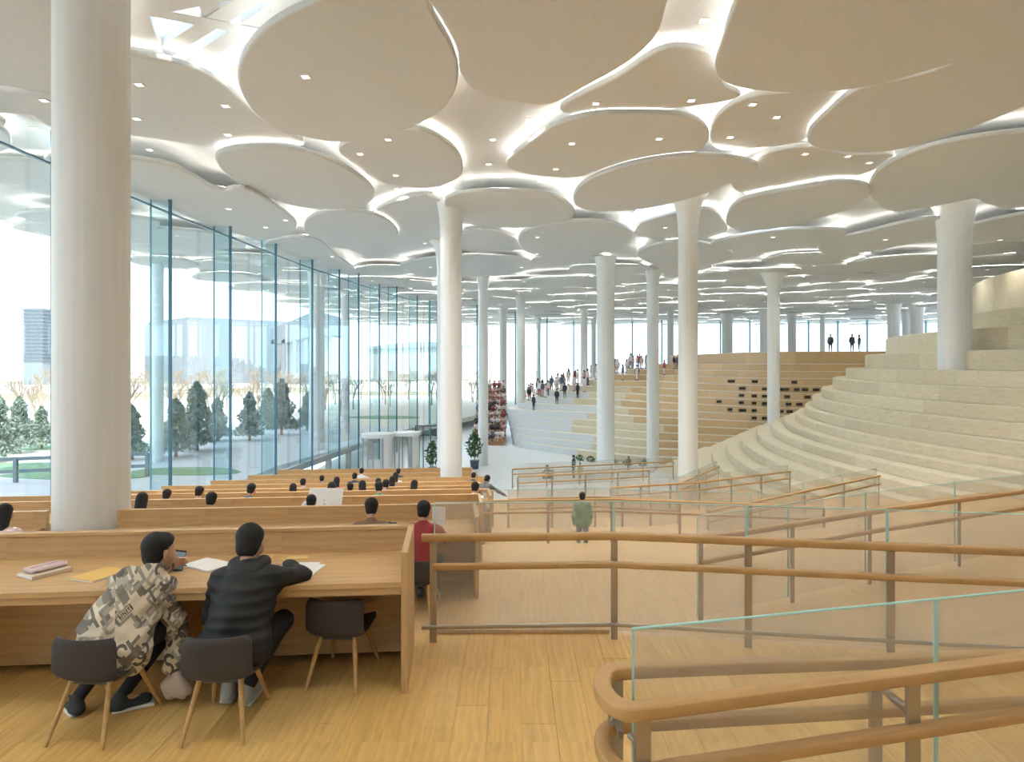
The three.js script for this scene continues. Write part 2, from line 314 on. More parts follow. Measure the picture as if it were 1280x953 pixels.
// downlights (their pixels on the ceiling); the height comes from the petal above
{
  const heightAt = (x, y) => { for (const H of [...[5.35, 5.5, 5.55, 5.58, 5.6, 5.7, 5.72, 5.75, 5.8, 5.85, 6.0, 6.05, 6.1, 6.12].map(nearer), SLAB]) { const [X, D] = ceilAt(x, y, H); for (const p of petals) if (Math.abs(p.H - H) < 0.04) { let c = 0; p.o.forEach(([a, b], i) => { const [e, g] = p.o[(i + 1) % p.o.length]; if ((b > D) !== (g > D) && X < (e - a) * (D - b) / (g - b) + a) c++; }); if (c % 2) return p.H; } } return SLAB; };
  const spots = [[174, 105], [171, 148], [282, 132], [285, 168], [187, 187], [55, 125], [43, 160], [325, 244], [286, 261], [357, 275], [332, 284], [745, 129], [797, 138], [662, 149], [616, 174], [715, 179], [824, 173], [611, 205], [626, 221], [695, 211], [675, 226], [495, 219], [485, 174], [450, 192], [496, 236], [535, 245], [475, 256], [880, 25], [864, 125], [941, 130], [971, 146], [913, 171], [955, 191], [1007, 192], [1060, 195], [1087, 203], [1027, 224]];
  const rim = rbox(0.20, 0.02, 0.20, 0, -0.01, 0, 0.008), glow = box(0.13, 0.012, 0.13, 0, -0.02, 0);
  const plan = spots.map(([x, y]) => { const H = heightAt(x, y); return [...ceilAt(x, y, H), H]; });
  // the fittings go on over the whole hall, also above and behind the eye
  const overPetal = (X, D) => { let low = SLAB; for (const p of petals) if (p.H < low) { let c = 0; p.o.forEach(([a, b], i) => { const [e, g] = p.o[(i + 1) % p.o.length]; if ((b > D) !== (g > D) && X < (e - a) * (D - b) / (g - b) + a) c++; }); if (c % 2) low = p.H; } return low; };
  for (let D = -8; D < 72; D += 5.6) for (let X = -10; X < Math.min(40, 0.8 * Math.max(D, 6) + 10); X += 5.6) { const x = X + rr(-0.8, 0.8), d = D + rr(-0.8, 0.8); const cols = [[115, 8.5], [564, 25.9], [860, 26], [757, 39], [816, 44], [967, 44], [1193, 27.5]]; if (cols.every(([q, dd]) => Math.hypot((q - CX) * dd / F - x, dd - d) > 2.6) && plan.slice(0, spots.length).every(([a, b]) => Math.hypot(a - x, b - d) > 2)) plan.push([x, d, overPetal(x, d)]); }
  for (const [X, D, H] of plan) {
    const t = thing('downlight', 'small square glowing downlight set flush in the white petal ceiling', 'downlight', [X, EYE + H - 0.001, -D], 0, 'downlights in the petal ceiling');
    part('rim', rim, mat.lampRim, t); part('lens', glow, mat.lamp, t);
    { const l = new THREE.SpotLight(lin(1, 1.0, 0.96), 33, 0, 1.1, 0.8); l.position.set(X, EYE + H - 0.05, -D); l.target.position.set(X, -5, -D); l.castShadow = true; l.name = 'downlight_lamp'; l.userData.__lamp = true; scene.add(l, l.target); }
  }
}

// ------------------------------------------------------------------ glass wall on the left
const WX = -12.5, HEAD = 5.5;
const wallPts = [[-13.2, -13], [-13.1, -6.5], [-13, 0], [-12.9, 6.3], [-12.8, 12.6], [-12.75, 18.9], [-12.6, 23.8], [-12.4, 28.4], [-12.1, 33.0], [-11.8, 38], [-11.3, 42], [-10.9, 45.5], [-10.4, 50], [-9.8, 54], [-8.8, 58.5], [-7.6, 63]];
{
  const w = struct('wall_left'); const yT = EYE + HEAD + 1.0;
  for (let i = 0; i < wallPts.length; i++) {
    const [x0, d0] = wallPts[i];
    // fin: a blade of glass square to the wall, dark on its edges
    const f = part('glass_fin', box(0.62, yT - VALLEY, 0.03, x0 + 0.33, (yT + VALLEY) / 2, -d0), mat.fin, w);
    part('fin_edge', box(0.09, yT - VALLEY, 0.09, x0 + 0.68, (yT + VALLEY) / 2, -d0), mat.finEdge, f);
    part('fin_edge', box(0.04, yT - VALLEY, 0.05, x0 + 0.0, (yT + VALLEY) / 2, -d0), i % 2 ? mat.finEdge : mat.finEdgeLight, f);
    if (i + 1 === wallPts.length) break;
    const [x1, d1] = wallPts[i + 1], a = V(x0, 0, -d0), b = V(x1, 0, -d1);
    const put = (name, ya, yb, th, m) => { const g = bar(a.clone().setY((ya + yb) / 2), b.clone().setY((ya + yb) / 2), th, yb - ya); return part(name, g, m, w); };
    put('glass_pane', VALLEY, yT, 0.024, mat.pane);
    put('transom', EYE - 5.9, EYE - 5.55, 0.22, mat.frame);
    part('fin_foot', box(0.3, EYE - 5.55 - VALLEY, 0.3, x0, (EYE - 5.55 + VALLEY) / 2, -d0), mat.frame, w);
    put('head_rail', EYE + HEAD, EYE + HEAD + 0.05, 0.1, mat.finEdge);
  }
}
// rear glass wall
{
  const w = struct('wall_back'), yb = -4.5, yT = EYE + SLAB, pts = []; for (let i = 0; i <= 22; i++) pts.push([-7.6 + i * 4, 63 + 30 * Math.min(1, i / 4) - 0.0 * i]);
  for (let i = 0; i < pts.length; i++) {
    const [x0, d0] = pts[i]; part('glass_fin', box(0.16, yT - yb, 0.3, x0, (yT + yb) / 2, -d0), mat.finEdgeLight, w);
    if (i + 1 < pts.length) { const [x1, d1] = pts[i + 1]; part('glass_pane', bar(V(x0, (yT + yb) / 2, -d0), V(x1, (yT + yb) / 2, -d1), 0.03, yT - yb), mat.pane, w); }
  }
}
{
  // the hall is glazed on the right as well; a plain wall stands behind the eye
  const glazed = (name, pts) => { const w = struct(name), y0 = -1, y1 = EYE + SLAB; for (let i = 0; i + 1 < pts.length; i++) { const [a, b] = [pts[i], pts[i + 1]]; part('glass_pane', bar(V(a[0], (y0 + y1) / 2, -a[1]), V(b[0], (y0 + y1) / 2, -b[1]), 0.03, y1 - y0), mat.pane, w); part('mullion', box(0.2, y1 - y0, 0.2, a[0], (y0 + y1) / 2, -a[1]), mat.frame, w); } };
  glazed('wall_right', Array.from({ length: 21 }, (_, i) => [77, -13 + i * 6])); part('wall_panel', box(91, 11, 0.4, 32, 3.1, 13.4), mat.white, struct('wall_behind'));
}

// ------------------------------------------------------------------ stepped hills
function hill(name, label, contours, backs, yTop, toneSet, treadMat, panelLen) {
  const t = thing(name, label, 'steps');
  contours.forEach((c, j) => {
    const y1 = yTop[j], y0 = yTop[j - 1] ?? VALLEY - 0.05;
    const st = part('step', slab([...c, ...backs[j]], y0 + 0.001, y1), treadMat, t);
    let run = 0, start = 0; const flush = (i0, i1) => {         // riser board standing just proud of the step, its top edge a thin nosing
      const P = c.slice(i0, i1 + 1); if (P.length < 2) return;
      const path = P.map(([x, d], k) => { const [xa, da] = P[Math.max(0, k - 1)], [xb, db] = P[Math.min(P.length - 1, k + 1)], L = Math.hypot(xb - xa, db - da); return [x + (db - da) / L * 0.03 * 1, d - (xb - xa) / L * 0.03]; });
      const out = [...path, ...P.slice().reverse().map(([x, d]) => [x, d + 0.002])];
      part('riser_board', slab(out, y0 + 0.012, y1 - 0.03), toneSet[Math.floor(rnd() * toneSet.length)], st);
    };
    for (let i = 1; i < c.length; i++) { run += Math.hypot(c[i][0] - c[i - 1][0], c[i][1] - c[i - 1][1]); if (run > panelLen * rr(0.8, 1.25) || i === c.length - 1) { flush(start, i); start = i; run = 0; } }
  });
  return t;
}
let moundTop;
{ // near hill on the right: rings about one centre
  const C = [45, 28], lev = [[38.8, -6.6], [38.0, -6.2], [37.2, -5.8], [36.1, -5.4], [35.3, -5], [34.5, -4.6], [33.7, -4.2], [32.9, -3.85], [32.1, -3.5], [31.4, -3.2], [30.8, -2.85], [30.3, -2.4], [29.9, -1.88], [29.4, -1.4], [28.8, -0.82], [28.1, -0.24], [27.1, 0.52], [26, 1.45], [23.3, 2.45], [21.7, 4.4]];
  moundTop = (x, d) => { const q = Math.hypot(x - 45, d - 28); let y = VALLEY; for (const [r, h] of lev) if (q < r) y = EYE + h; return y; };
  const arcs = lev.map(([r]) => { const a = []; for (let k = 0; k <= 44; k++) { const th = (100 + k * 4.2) * Math.PI / 180; a.push([C[0] + r * Math.cos(th), C[1] + r * Math.sin(th)]); } return a; });
  hill('stepped_hillside', 'curved cream wooden hillside of broad steps beside the ramps', arcs, lev.map(() => [[46, 28]]), lev.map(([, h]) => EYE + h), mat.cream, mat.creamOak, 3.2);
}
let hillTop;
{ // far hill with the oak amphitheatre
  const cs = [], bk = [], ys = [];
  for (let j = 0; j < 15; j++) {
    const q = Math.max(0, j - 5);
    const pull = (q / 9) ** 1.25 * 0.97;
    const pts = [[0.2 - 0.1 * j, 62 + 0.5 * j], [0.2 - 0.08 * j, 58.5 + 0.4 * j], [2.2 + 0.1 * j, 55 + 0.6 * j], [5.6 + 0.2 * j, 51 + 0.85 * j], [9, 47.8 + 0.9 * j], [13.5, 46.8 + 0.5 * j], [18, 45.6 + 0.2 * j], [24, 44.5 + 0.1 * j], [34, 44 + 0.1 * j]];
    for (let k = 0; k < 6; k++) pts[k][0] += (16.6 + 0.1 * k - pts[k][0]) * pull;
    cs.push(smooth(pts, 36, false)); bk.push([[48, 50], [48, 92], [Math.max(8, pts[0][0] + 6), 92]]); ys.push(VALLEY + 0.5 * (j + 1) + (j === 14 ? 0.35 : 0));
  }
  hillTop = (x, d) => { let y = null; cs.forEach((c, j) => { const o = [...c, ...bk[j]]; let n = 0; o.forEach(([a, b], i) => { const [e, g] = o[(i + 1) % o.length]; if ((b > d) !== (g > d) && x < (e - a) * (d - b) / (g - b) + a) n++; }); if (n % 2) y = ys[j]; }); return y; };
  // each course: pale stone on the daylight side, honey oak on the other
  const h = hill('amphitheatre_steps', 'far hill of pale steps turning into a honey oak wall', cs, bk, ys, mat.cream, mat.creamTread, 3.4);
  h.children.forEach((s, j) => s.children.forEach((b) => { b.geometry.computeBoundingBox(); if ((b.geometry.boundingBox.min.x + b.geometry.boundingBox.max.x) / 2 > 10.5 - 0.12 * j) b.material = mat.honey[Math.floor(rnd() * 3)]; else if ((b.geometry.boundingBox.min.x + b.geometry.boundingBox.max.x) / 2 < 5.5) b.material = mat.stone; }));
  // dark slots in the wall, staggered
  const front = (x, j) => { const c = cs[j]; for (let i = 1; i < c.length; i++) if (c[i][0] >= x && c[i - 1][0] < x) return c[i - 1][1] + (c[i][1] - c[i - 1][1]) * (x - c[i - 1][0]) / (c[i][0] - c[i - 1][0]); return c[0][1]; };
  const dots = [[914, 479], [928, 484], [944, 480], [957, 485], [978, 491], [994, 480], [1007, 485], [900, 505], [914, 511], [928, 496], [944, 491], [957, 497], [984, 485], [997, 491], [1021, 491], [1010, 497], [928, 506], [944, 501], [957, 508], [985, 497], [1000, 503], [928, 517], [944, 513], [957, 519], [987, 508], [944, 524], [957, 530], [977, 525], [988, 519], [977, 514]];
  for (const [x, y] of dots) {
    let D = 47; for (let k = 0; k < 4; k++) { const h0 = EYE - (y - HY) * D / F, j = Math.max(0, Math.min(14, Math.floor((h0 - VALLEY) / 0.5))); D = front((x - CX) * D / F, j) - 0.04; }
    const p = at(x, y, D); p.y = VALLEY + 0.5 * Math.floor((p.y - VALLEY) / 0.5) + 0.24;
    part('slot', box(0.50, 0.2, 0.1, p.x, p.y, p.z), mat.slot, h);
  }
}
// ------------------------------------------------------------------ columns
function column(label, X, D, r, yBase, H = SLAB, flare = 2.1) {
  const top = EYE + H, c = thing('column', label, 'column', [X, yBase, -D]);
  const h = top - yBase, pr = [[r, 0], [r, h - 1.9 * Math.min(1, r * 2.2)]];
  const f0 = pr[1][1];
  for (let k = 1; k <= 10; k++) { const t = k / 10; pr.push([r * (1 + (flare - 1) * (1 - Math.sqrt(1 - t * t * 0.98))), f0 + (h - f0) * t]); }
  part('shaft', new THREE.LatheGeometry(pr.map(([a, b]) => new THREE.Vector2(a, b)), 40), mat.white, c);
  return c;
}
const colAt = (x, D, w, yBase, label, flare, H) => column(label, (x - CX) * D / F, D, w * D / F / 2, yBase, H, flare);
colAt(115, 8.5, 85, rowY(1), 'thick white column rising through the second reading desk', 1.6);
colAt(564, 25.9, 27, rowY(6), 'white column standing among the rear reading desks', 1.9);
colAt(555, 36, 17, rowY(9), 'slim white column close behind the column among the desks', 2.4);
colAt(860, 26, 24, rowY(6), 'white column at the end of the ramps, beside blue skylights', 2.3);
colAt(757, 39, 22, VALLEY, 'white column on the valley floor in front of the cream steps', 1.3, 6.1);
colAt(816, 44, 15, VALLEY, 'narrower white column at the foot of the cream steps', 2.0);
colAt(604, 47, 12.5, VALLEY, 'slim white column on the valley floor near the entrance plant', 2.2);
colAt(967, 44, 15, moundTop(16.87, 44), 'white column in front of the slotted oak wall', 3.2, 6.0);
colAt(1193, 27.5, 37, moundTop(17.83, 27.5), 'stout white column standing on the top of the cream hillside', 1.5);
[[651, 62, 11, -5], [629, 75, 9, -4.5], [730, 74, 9, -3], [673, 88, 6, -3.5], [838, 78, 8, 0], [909, 80, 13, 1], [956, 76, 12, 1], [990, 82, 10, 1], [1028, 86, 6, 1], [1117, 70, 14, 1], [1133, 78, 10, 1], [1146, 72, 15, 1.5], [742, 90, 6, -2]].forEach(([x, D, w, y]) =>
  tag(colAt(x, D, w, hillTop((x - CX) * D / F, D) ?? VALLEY, 'slim white column on the far hill before the rear glass wall', 2), null, null, 'columns on the far hill'));

// ------------------------------------------------------------------ desks
function desk(r, x0, x1, label, notch) {
  const D0 = 4.6 + 3.3 * r, y = rowY(r), turn = Math.atan(SK);
  const t = thing('reading_desk', label, 'desk', [-0.72, y, -(D0)], turn); t.updateMatrixWorld();      // origin: front right corner on the floor; x runs to the left (negative)
  const L = x1 - x0, mid = (x0 + x1) / 2 + 0.72, e = x1 + 0.72;
  if (notch) {                                        // the desk parts round a column
    const [nx, nd, nr] = notch, c = t.worldToLocal(V(nx, 0, -nd)), ring = []; for (let k = 0; k < 32; k++) ring.push([c.x + (nr + 0.02) * Math.cos(k / 32 * 6.2832), -c.z + (nr + 0.02) * Math.sin(k / 32 * 6.2832)]);
    const lo = x0 + 0.72, cut = (name, h, th, y, z, m) => { const w = Math.sqrt(Math.max(0, (nr + 0.02) ** 2 - (Math.abs(z - c.z) - th / 2 > 0 ? Math.abs(z - c.z) - th / 2 : 0) ** 2)); for (const [a, b] of [[lo, c.x - w], [c.x + w, e]]) part(name, box(b - a, h, th, (a + b) / 2, y, z), m, t); };
    const back = Math.min(0.78, -c.z - nr - 0.03);
    part('tabletop', rbox(L, 0.04, back, mid, 0.73, -back / 2, 0.006), mat.oak, t);
    for (const [a, b] of [[lo, c.x - nr - 0.02], [c.x + nr + 0.02, e]]) part('tabletop', box(b - a, 0.04, 0.78 - back, (a + b) / 2, 0.73, -(back + 0.78) / 2), mat.oak, t);
    cut('partition', 0.92, 0.05, 0.46, -0.80, mat.oak); cut('partition_cap', 0.03, 0.07, 0.935, -0.80, mat.oak); cut('modesty_panel', 0.64, 0.03, 0.36, -0.60, mat.oak);
  } else {
  part('tabletop', rbox(L, 0.04, 0.78, mid, 0.73, -0.39, 0.006), mat.oak, t);
  part('partition', rbox(L, 0.92, 0.05, mid, 0.46, -0.80, 0.006), mat.oak, t);
  part('partition_cap', rbox(L + 0.01, 0.03, 0.07, mid, 0.935, -0.80, 0.006), mat.oak, t);
  part('modesty_panel', box(L - 0.05, 0.64, 0.03, mid, 0.36, -0.60), mat.oak, t);
  }
  part('front_apron', box(L - 0.02, 0.05, 0.03, mid, 0.685, -0.035), mat.oak, t);
  part('end_panel', rbox(0.045, 0.95, 0.84, e - 0.005, 0.475, -0.41, 0.006), mat.oakUp, t);
  for (let k = 1; k * 1.55 < L; k++) part('divider_panel', box(0.04, 0.66, 0.55, e - k * 1.55, 0.36, -0.33), mat.oak, t);
  return t;
}
const ord = ['', 'first', 'second', 'third', 'fourth', 'fifth', 'sixth', 'seventh', 'eighth'];
desk(0, -6.5, -0.72, 'long oak reading desk where the two readers in jackets sit');
desk(1, -9.5, -0.40, 'oak reading desk wrapped around the thick white column', [(115 - CX) * 8.5 / F, 8.5, 85 * 8.5 / F / 2]);
for (let r = 2; r <= 8; r++) desk(r, -11 + 0.05 * r, [-0.5, -0.4, -0.5, -0.45, -0.5, -1.0, -0.9, -1.4, -1.8][r], `long oak reading desk, ${ord[r - 1]} terrace down from the desk around the thick column`);

// ------------------------------------------------------------------ chairs
function chair(name, label, group) {
  const t = thing(name, label, 'chair', [0, 0, 0], 0, group);
  // shell: seat and back as one upholstered sheet, given thickness
  const rows = 18, cols = 14, P = [], I = [];
  const prof = (v) => v < 0.45 ? [0.21 - v / 0.45 * 0.33, 0.325 + 0.012 * (1 - v / 0.45)] : (() => { const s = (v - 0.45) / 0.55, a = Math.min(1, s / 0.35); return [-0.12 - 0.075 * Math.sin(a * Math.PI / 2) - 0.045 * Math.max(0, s - 0.2), 0.325 + 0.07 * (1 - Math.cos(a * Math.PI / 2)) + Math.max(0, s - 0.25) * 0.255]; })();
  for (let side = 0; side < 2; side++) for (let i = 0; i <= rows; i++) for (let j = 0; j <= cols; j++) {
    const v = i / rows, s = j / cols * 2 - 1, [z, y] = prof(v);
    const corner = v < 0.12 ? 1 - 0.16 * (1 - v / 0.12) ** 2 : v > 0.9 ? 1 - 0.12 * ((v - 0.9) / 0.1) ** 2 : 1;
    const w = (0.19 + 0.006 * Math.sin(v * 3)) * corner, back = Math.max(0, (v - 0.45) / 0.55), curl = 0.055 * s ** 2 * back + (back ? 0 : 0) , rise = 0.03 * s ** 2 * (1 - back);
    const th = (side ? -1 : 1) * 0.016 * (1 - 0.7 * Math.max(Math.abs(s) ** 8, Math.abs(v * 2 - 1) ** 12)), [z2, y2] = prof(Math.min(1, v + 0.02)), [z1, y1] = prof(Math.max(0, v - 0.02)), L = Math.hypot(z2 - z1, y2 - y1);
    P.push(s * w, y + rise + th * -(z2 - z1) / L, -(z + curl) * 1 - 0 + -th * (y2 - y1) / L * 1);
  }
  const N = (rows + 1) * (cols + 1), q = (a, b, c, d, f) => f ? I.push(a, c, b, b, c, d) : I.push(a, b, c, b, d, c);
  for (let side = 0; side < 2; side++) for (let i = 0; i < rows; i++) for (let j = 0; j < cols; j++) { const a = side * N + i * (cols + 1) + j; q(a, a + 1, a + cols + 1, a + cols + 2, side); }
  const rim = []; for (let j = 0; j <= cols; j++) rim.push(j); for (let i = 1; i <= rows; i++) rim.push(i * (cols + 1) + cols); for (let j = cols - 1; j >= 0; j--) rim.push(rows * (cols + 1) + j); for (let i = rows - 1; i > 0; i--) rim.push(i * (cols + 1));
  rim.forEach((a, k) => { const b = rim[(k + 1) % rim.length]; q(a, a + N, b, b + N, 0); });
  const g = new THREE.BufferGeometry(); g.setAttribute('position', new THREE.Float32BufferAttribute(P, 3)); g.setIndex(I); g.computeVertexNormals();
  part('seat_shell', g, mat.chair, t);
  part('seat_frame', rbox(0.24, 0.02, 0.26, 0, 0.305, 0.0, 0.006), mat.darkFrame, t);
  for (const [sx, sz] of [[-1, 1], [1, 1], [-1, -1], [1, -1]]) part('leg', uvLong(rod(V(sx * 0.115, 0.315, sz * 0.12), V(sx * 0.17, 0, sz * (sz > 0 ? 0.26 : 0.27)), 0.017, 0.011, 10)), mat.leg, t);
  return t;
}
// z of the shell: back toward +z (the eye), seat toward -z
const chair0 = chair('shell_chair', 'dark grey shell chair with oak legs behind the reader in the patterned jacket');
chair0.position.set(-2.50, 0, -4.20); chair0.rotation.y = -0.1; chair0.scale.setScalar(1.04);
copyOf(chair0, [-1.76, 0, -4.22], 0.08, 'dark grey shell chair with oak legs behind the reader in the black coat');
copyOf(chair0, [-1.20, 0, -4.86], -0.08, 'empty dark grey shell chair pushed under the front desk near its end');
copyOf(chair0, [-1.02, rowY(1), -7.55], -0.1, 'dark shell chair under the reader in the red top');
copyOf(chair0, [-1.75, rowY(1), -7.5], 0.1, 'dark shell chair under the reader in the brown shirt');

// ------------------------------------------------------------------ balustrades
const onPath = (pts, s) => { let i = 0; while (i + 2 < pts.length && s > 1) { s -= 1; i++; } return pts[i].clone().lerp(pts[i + 1], s); };
// flat steel upright: broad side along the run `dir`
function flat(p, h, dir, wide = 0.055, thin = 0.016) { const g = box(wide, h, thin, 0, h / 2, 0); g.rotateY(Math.atan2(-dir.z, dir.x)); g.translate(p.x, p.y, p.z); return g; }
function balustrade(label, pts, { rail = 0.9, low = 0.66, glass = 1.12, side = -1, posts = 3, kick = false, gap = 0.012, w = 0.068, extend = 0 } = {}) {
  // pts: floor points; handrail and lower rail run on one side of the glass
  const t = thing('glass_balustrade', label, 'balustrade', pts[0].toArray()); const o = pts[0];
  const P = pts.map((p) => p.clone().sub(o)), off = P.map((p, i) => { const d = (P[i + 1] ?? p).clone().sub(P[i - 1] ?? p).setY(0).normalize(); return V(-d.z * side, 0, d.x * side); });
  const lift = (h, s) => P.map((p, i) => p.clone().add(off[i].clone().multiplyScalar(s)).setY(p.y + h));
  const ext = (a) => { if (extend) { const d = a[0].clone().sub(a[1]).normalize(); a[0].add(d.multiplyScalar(extend)); } return a; };
  part('handrail', sweep(ext(lift(rail, 0.09)), w, 0.056), mat.rail, t);
  if (low) part('lower_rail', sweep(lift(low, 0.09), w * 0.85, 0.046), mat.rail, t);
  if (kick) part('kick_rail', sweep(ext(lift(0.13, 0.09)), 0.03, 0.03), mat.steel, t);
  for (let i = 0; i + 1 < P.length; i++) {
    const a = P[i], b = P[i + 1], L = a.distanceTo(b), n = Array.isArray(posts) ? posts[i] : posts, dir = b.clone().sub(a).normalize();
    for (let k = 0; k < n; k++) {
      const p = a.clone().lerp(b, k / n), q = p.clone().add(off[i].clone().multiplyScalar(0.06));
      const post = part('post', flat(q.clone().setY(p.y), rail - 0.03, dir), mat.steel, t);
      part('bracket', bar(q.clone().setY(p.y + rail - 0.04), q.clone().add(off[i].clone().multiplyScalar(0.035)).setY(p.y + rail - 0.015), 0.015, 0.02), mat.steel, post);
      const p1 = a.clone().lerp(b, (k + 1) / n), g0 = p.clone().add(dir.clone().multiplyScalar(gap / 2)), g1 = p1.clone().sub(dir.clone().multiplyScalar(gap / 2));
      // pane: a thin prism that follows the slope
      const nrm = off[i].clone().multiplyScalar(0.006), v = []; for (const s of [1, -1]) for (const [e, y] of [[g0, 0.05], [g1, 0.05], [g1, glass], [g0, glass]]) v.push(e.clone().add(nrm.clone().multiplyScalar(s)).setY(e.y + y));
      const pane = part('glass_pane', prism(v), mat.railGlass, t);
      part('pane_edge', bar(g0.clone().setY(g0.y + glass), g1.clone().setY(g1.y + glass), 0.012, 0.005), mat.glassEdge, pane);
      part('pane_edge', bar(g1.clone().setY(g1.y + 0.05), g1.clone().setY(g1.y + glass), 0.008, 0.008), mat.glassEdge, pane);
      part('pane_edge', bar(g0.clone().setY(g0.y + 0.05), g0.clone().setY(g0.y + glass), 0.008, 0.008), mat.glassEdge, pane);
    }
    if (i + 2 === P.length) { const q = b.clone().add(off[i + 1].clone().multiplyScalar(0.06)); part('post', flat(q.clone().setY(b.y), rail - 0.03, dir), mat.steel, t); }
  }
  return t;
}
function prism(v) {
  const g = new THREE.BufferGeometry().setFromPoints(v); g.setIndex([0, 1, 2, 0, 2, 3, 4, 6, 5, 4, 7, 6, 0, 4, 5, 0, 5, 1, 1, 5, 6, 1, 6, 2, 2, 6, 7, 2, 7, 3, 3, 7, 4, 3, 4, 0]);
  const h = g.toNonIndexed(); h.computeVertexNormals(); return h;
}
const fp = (x, D, y) => V(x, y, -D);
// nearest one: handrail loops round the end of the glass
{
  const t = thing('glass_balustrade', 'glass balustrade whose oak handrail loops round its near end', 'balustrade', [0.47, 0, -2.76]);
  const L = (x, y, d) => V(x - 0.47, y, -(d - 2.76));
  const gd = (x) => 2.76 + 0.243 * (x - 0.47);
  const loop = (h, wide, drop, r) => {
    const out = []; const X1 = 4.6;
    out.push(L(X1, h, gd(X1) - wide)); out.push(L(0.52, h, gd(0.52) - wide));
    for (let k = 0; k <= 12; k++) { const a = -Math.PI / 2 - k / 12 * Math.PI; out.push(L(0.46 + Math.cos(a) * r * 0.55, h, gd(0.46) + Math.sin(a) * wide)); }
    for (let k = 0; k <= 6; k++) { const x = 0.52 + (X1 - 0.52) * k / 6; out.push(L(x, h - drop * (x - 0.52), gd(x) + wide)); }
    return out;
  };
  part('handrail', sweep(loop(0.9, 0.17, 0.075, 0.17), 0.072, 0.056), mat.rail, t);
  part('lower_rail', sweep(loop(0.665, 0.17, 0.075, 0.17), 0.062, 0.048), mat.rail, t);
  for (const [x, s] of [[0.50, -1], [0.44, 1], [1.71, -1], [1.71, 1], [3.0, -1], [3.0, 1]]) {
    const q = L(x, 0, gd(x) + s * 0.15), post = part('post', flat(q, 0.875 - (s > 0 ? 0.075 * (x - 0.5) : 0), V(1, 0, -0.243), 0.062, 0.02), mat.steel, t);
    part('bracket', bar(q.clone().setY(0.72), L(x, 0.72, gd(x)), 0.02, 0.03), mat.steel, post);
    part('clamp', rod(q.clone().setY(0.74), L(x - 0.03, 0.74, gd(x) + s * 0.05), 0.012), mat.steel, post);
  }
  const xs = [0.49, 1.93, 1.942, 3.4, 3.412, 4.8];
  for (let k = 0; k < 6; k += 2) {
    const a = xs[k], b = xs[k + 1], v = []; for (const s of [-0.007, 0.007]) for (const [x, y] of [[a, 0.06], [b, 0.06], [b, 1.145], [a, 1.145]]) v.push(L(x, y, gd(x) + s));
    const pane = part('glass_pane', prism(v), mat.railGlass, t);
    part('pane_edge', bar(L(a, 1.146, gd(a)), L(b, 1.146, gd(b)), 0.014, 0.006), mat.glassEdge, pane);
    for (const x of [a, b]) part('pane_edge', bar(L(x, 0.06, gd(x)), L(x, 1.146, gd(x)), 0.009, 0.009), mat.glassEdge, pane);
  }
}
balustrade('glass balustrade with oak handrail and steel kick rail at the floor edge', [fp(-0.63, 5.5, 0), fp(0.83, 5.56, 0), fp(3.9, 5.07, 0), fp(7.5, 4.5, 0)], { rail: 0.84, low: 0.61, glass: 1.1, side: 1, posts: [1, 3, 4], kick: true, extend: 0.09 });
balustrade('glass balustrade climbing to the right just beyond the floor edge', [fp(1.95, 7.2, rowY(1)), fp(4.4, 8.5, rowY(1)), fp(7.6, 10.0, rowY(1)), fp(10, 11.1, rowY(1))], { side: 1, posts: [2, 2, 2] });
balustrade('glass balustrade behind the child in the green top', [fp(-0.60, 14.2, rowY(3)), fp(2.1, 14.4, rowY(3)), fp(6.2, 13.6, rowY(3))], { side: 1, posts: [2, 3] });
balustrade('glass balustrade one terrace below the child in green', [fp(-0.1, 17, rowY(4)), fp(2.1, 17.3, rowY(4)), fp(4.1, 16.8, rowY(4))], { side: 1, posts: [2, 3] });
balustrade('glass balustrade ending at a tall post before the cream hillside', [fp(4.4, 15.5, rowY(4) + 0.02), fp(10.9, 20.4, rowY(4) + 0.02)], { side: 1, posts: 4 });
balustrade('glass balustrade leading up to the white column by the ramps', [fp(3.0, 21, rowY(5)), fp(6.0, 22.0, rowY(5)), fp(9.8, 24.2, rowY(5))], { side: 1, posts: 3 });
balustrade('short glass balustrade in front of the low cream steps', [fp(5.7, 23.8, rowY(6)), fp(8.4, 28, rowY(6))], { side: 1, posts: 3 });
balustrade('glass balustrade on the lowest terraces near the valley floor', [fp(0.2, 25.5, rowY(6)), fp(5.4, 27, rowY(6))], { side: 1, posts: 4 });
balustrade('last glass balustrade before the valley floor', [fp(0, 31.5, rowY(8)), fp(8, 34, rowY(8))], { side: 1, posts: 5 });

// ------------------------------------------------------------------ people
const B = (a, b, ra, rb = ra, k) => { const o = [a.x, a.y, a.z, b.x, b.y, b.z, ra, rb]; if (k) o.push(k); return o; };
const skinMat = M({ color: lin(0.55, 0.32, 0.21), roughness: 0.6 }), hairMat = M({ color: lin(0.006, 0.005, 0.005), roughness: 0.75 });
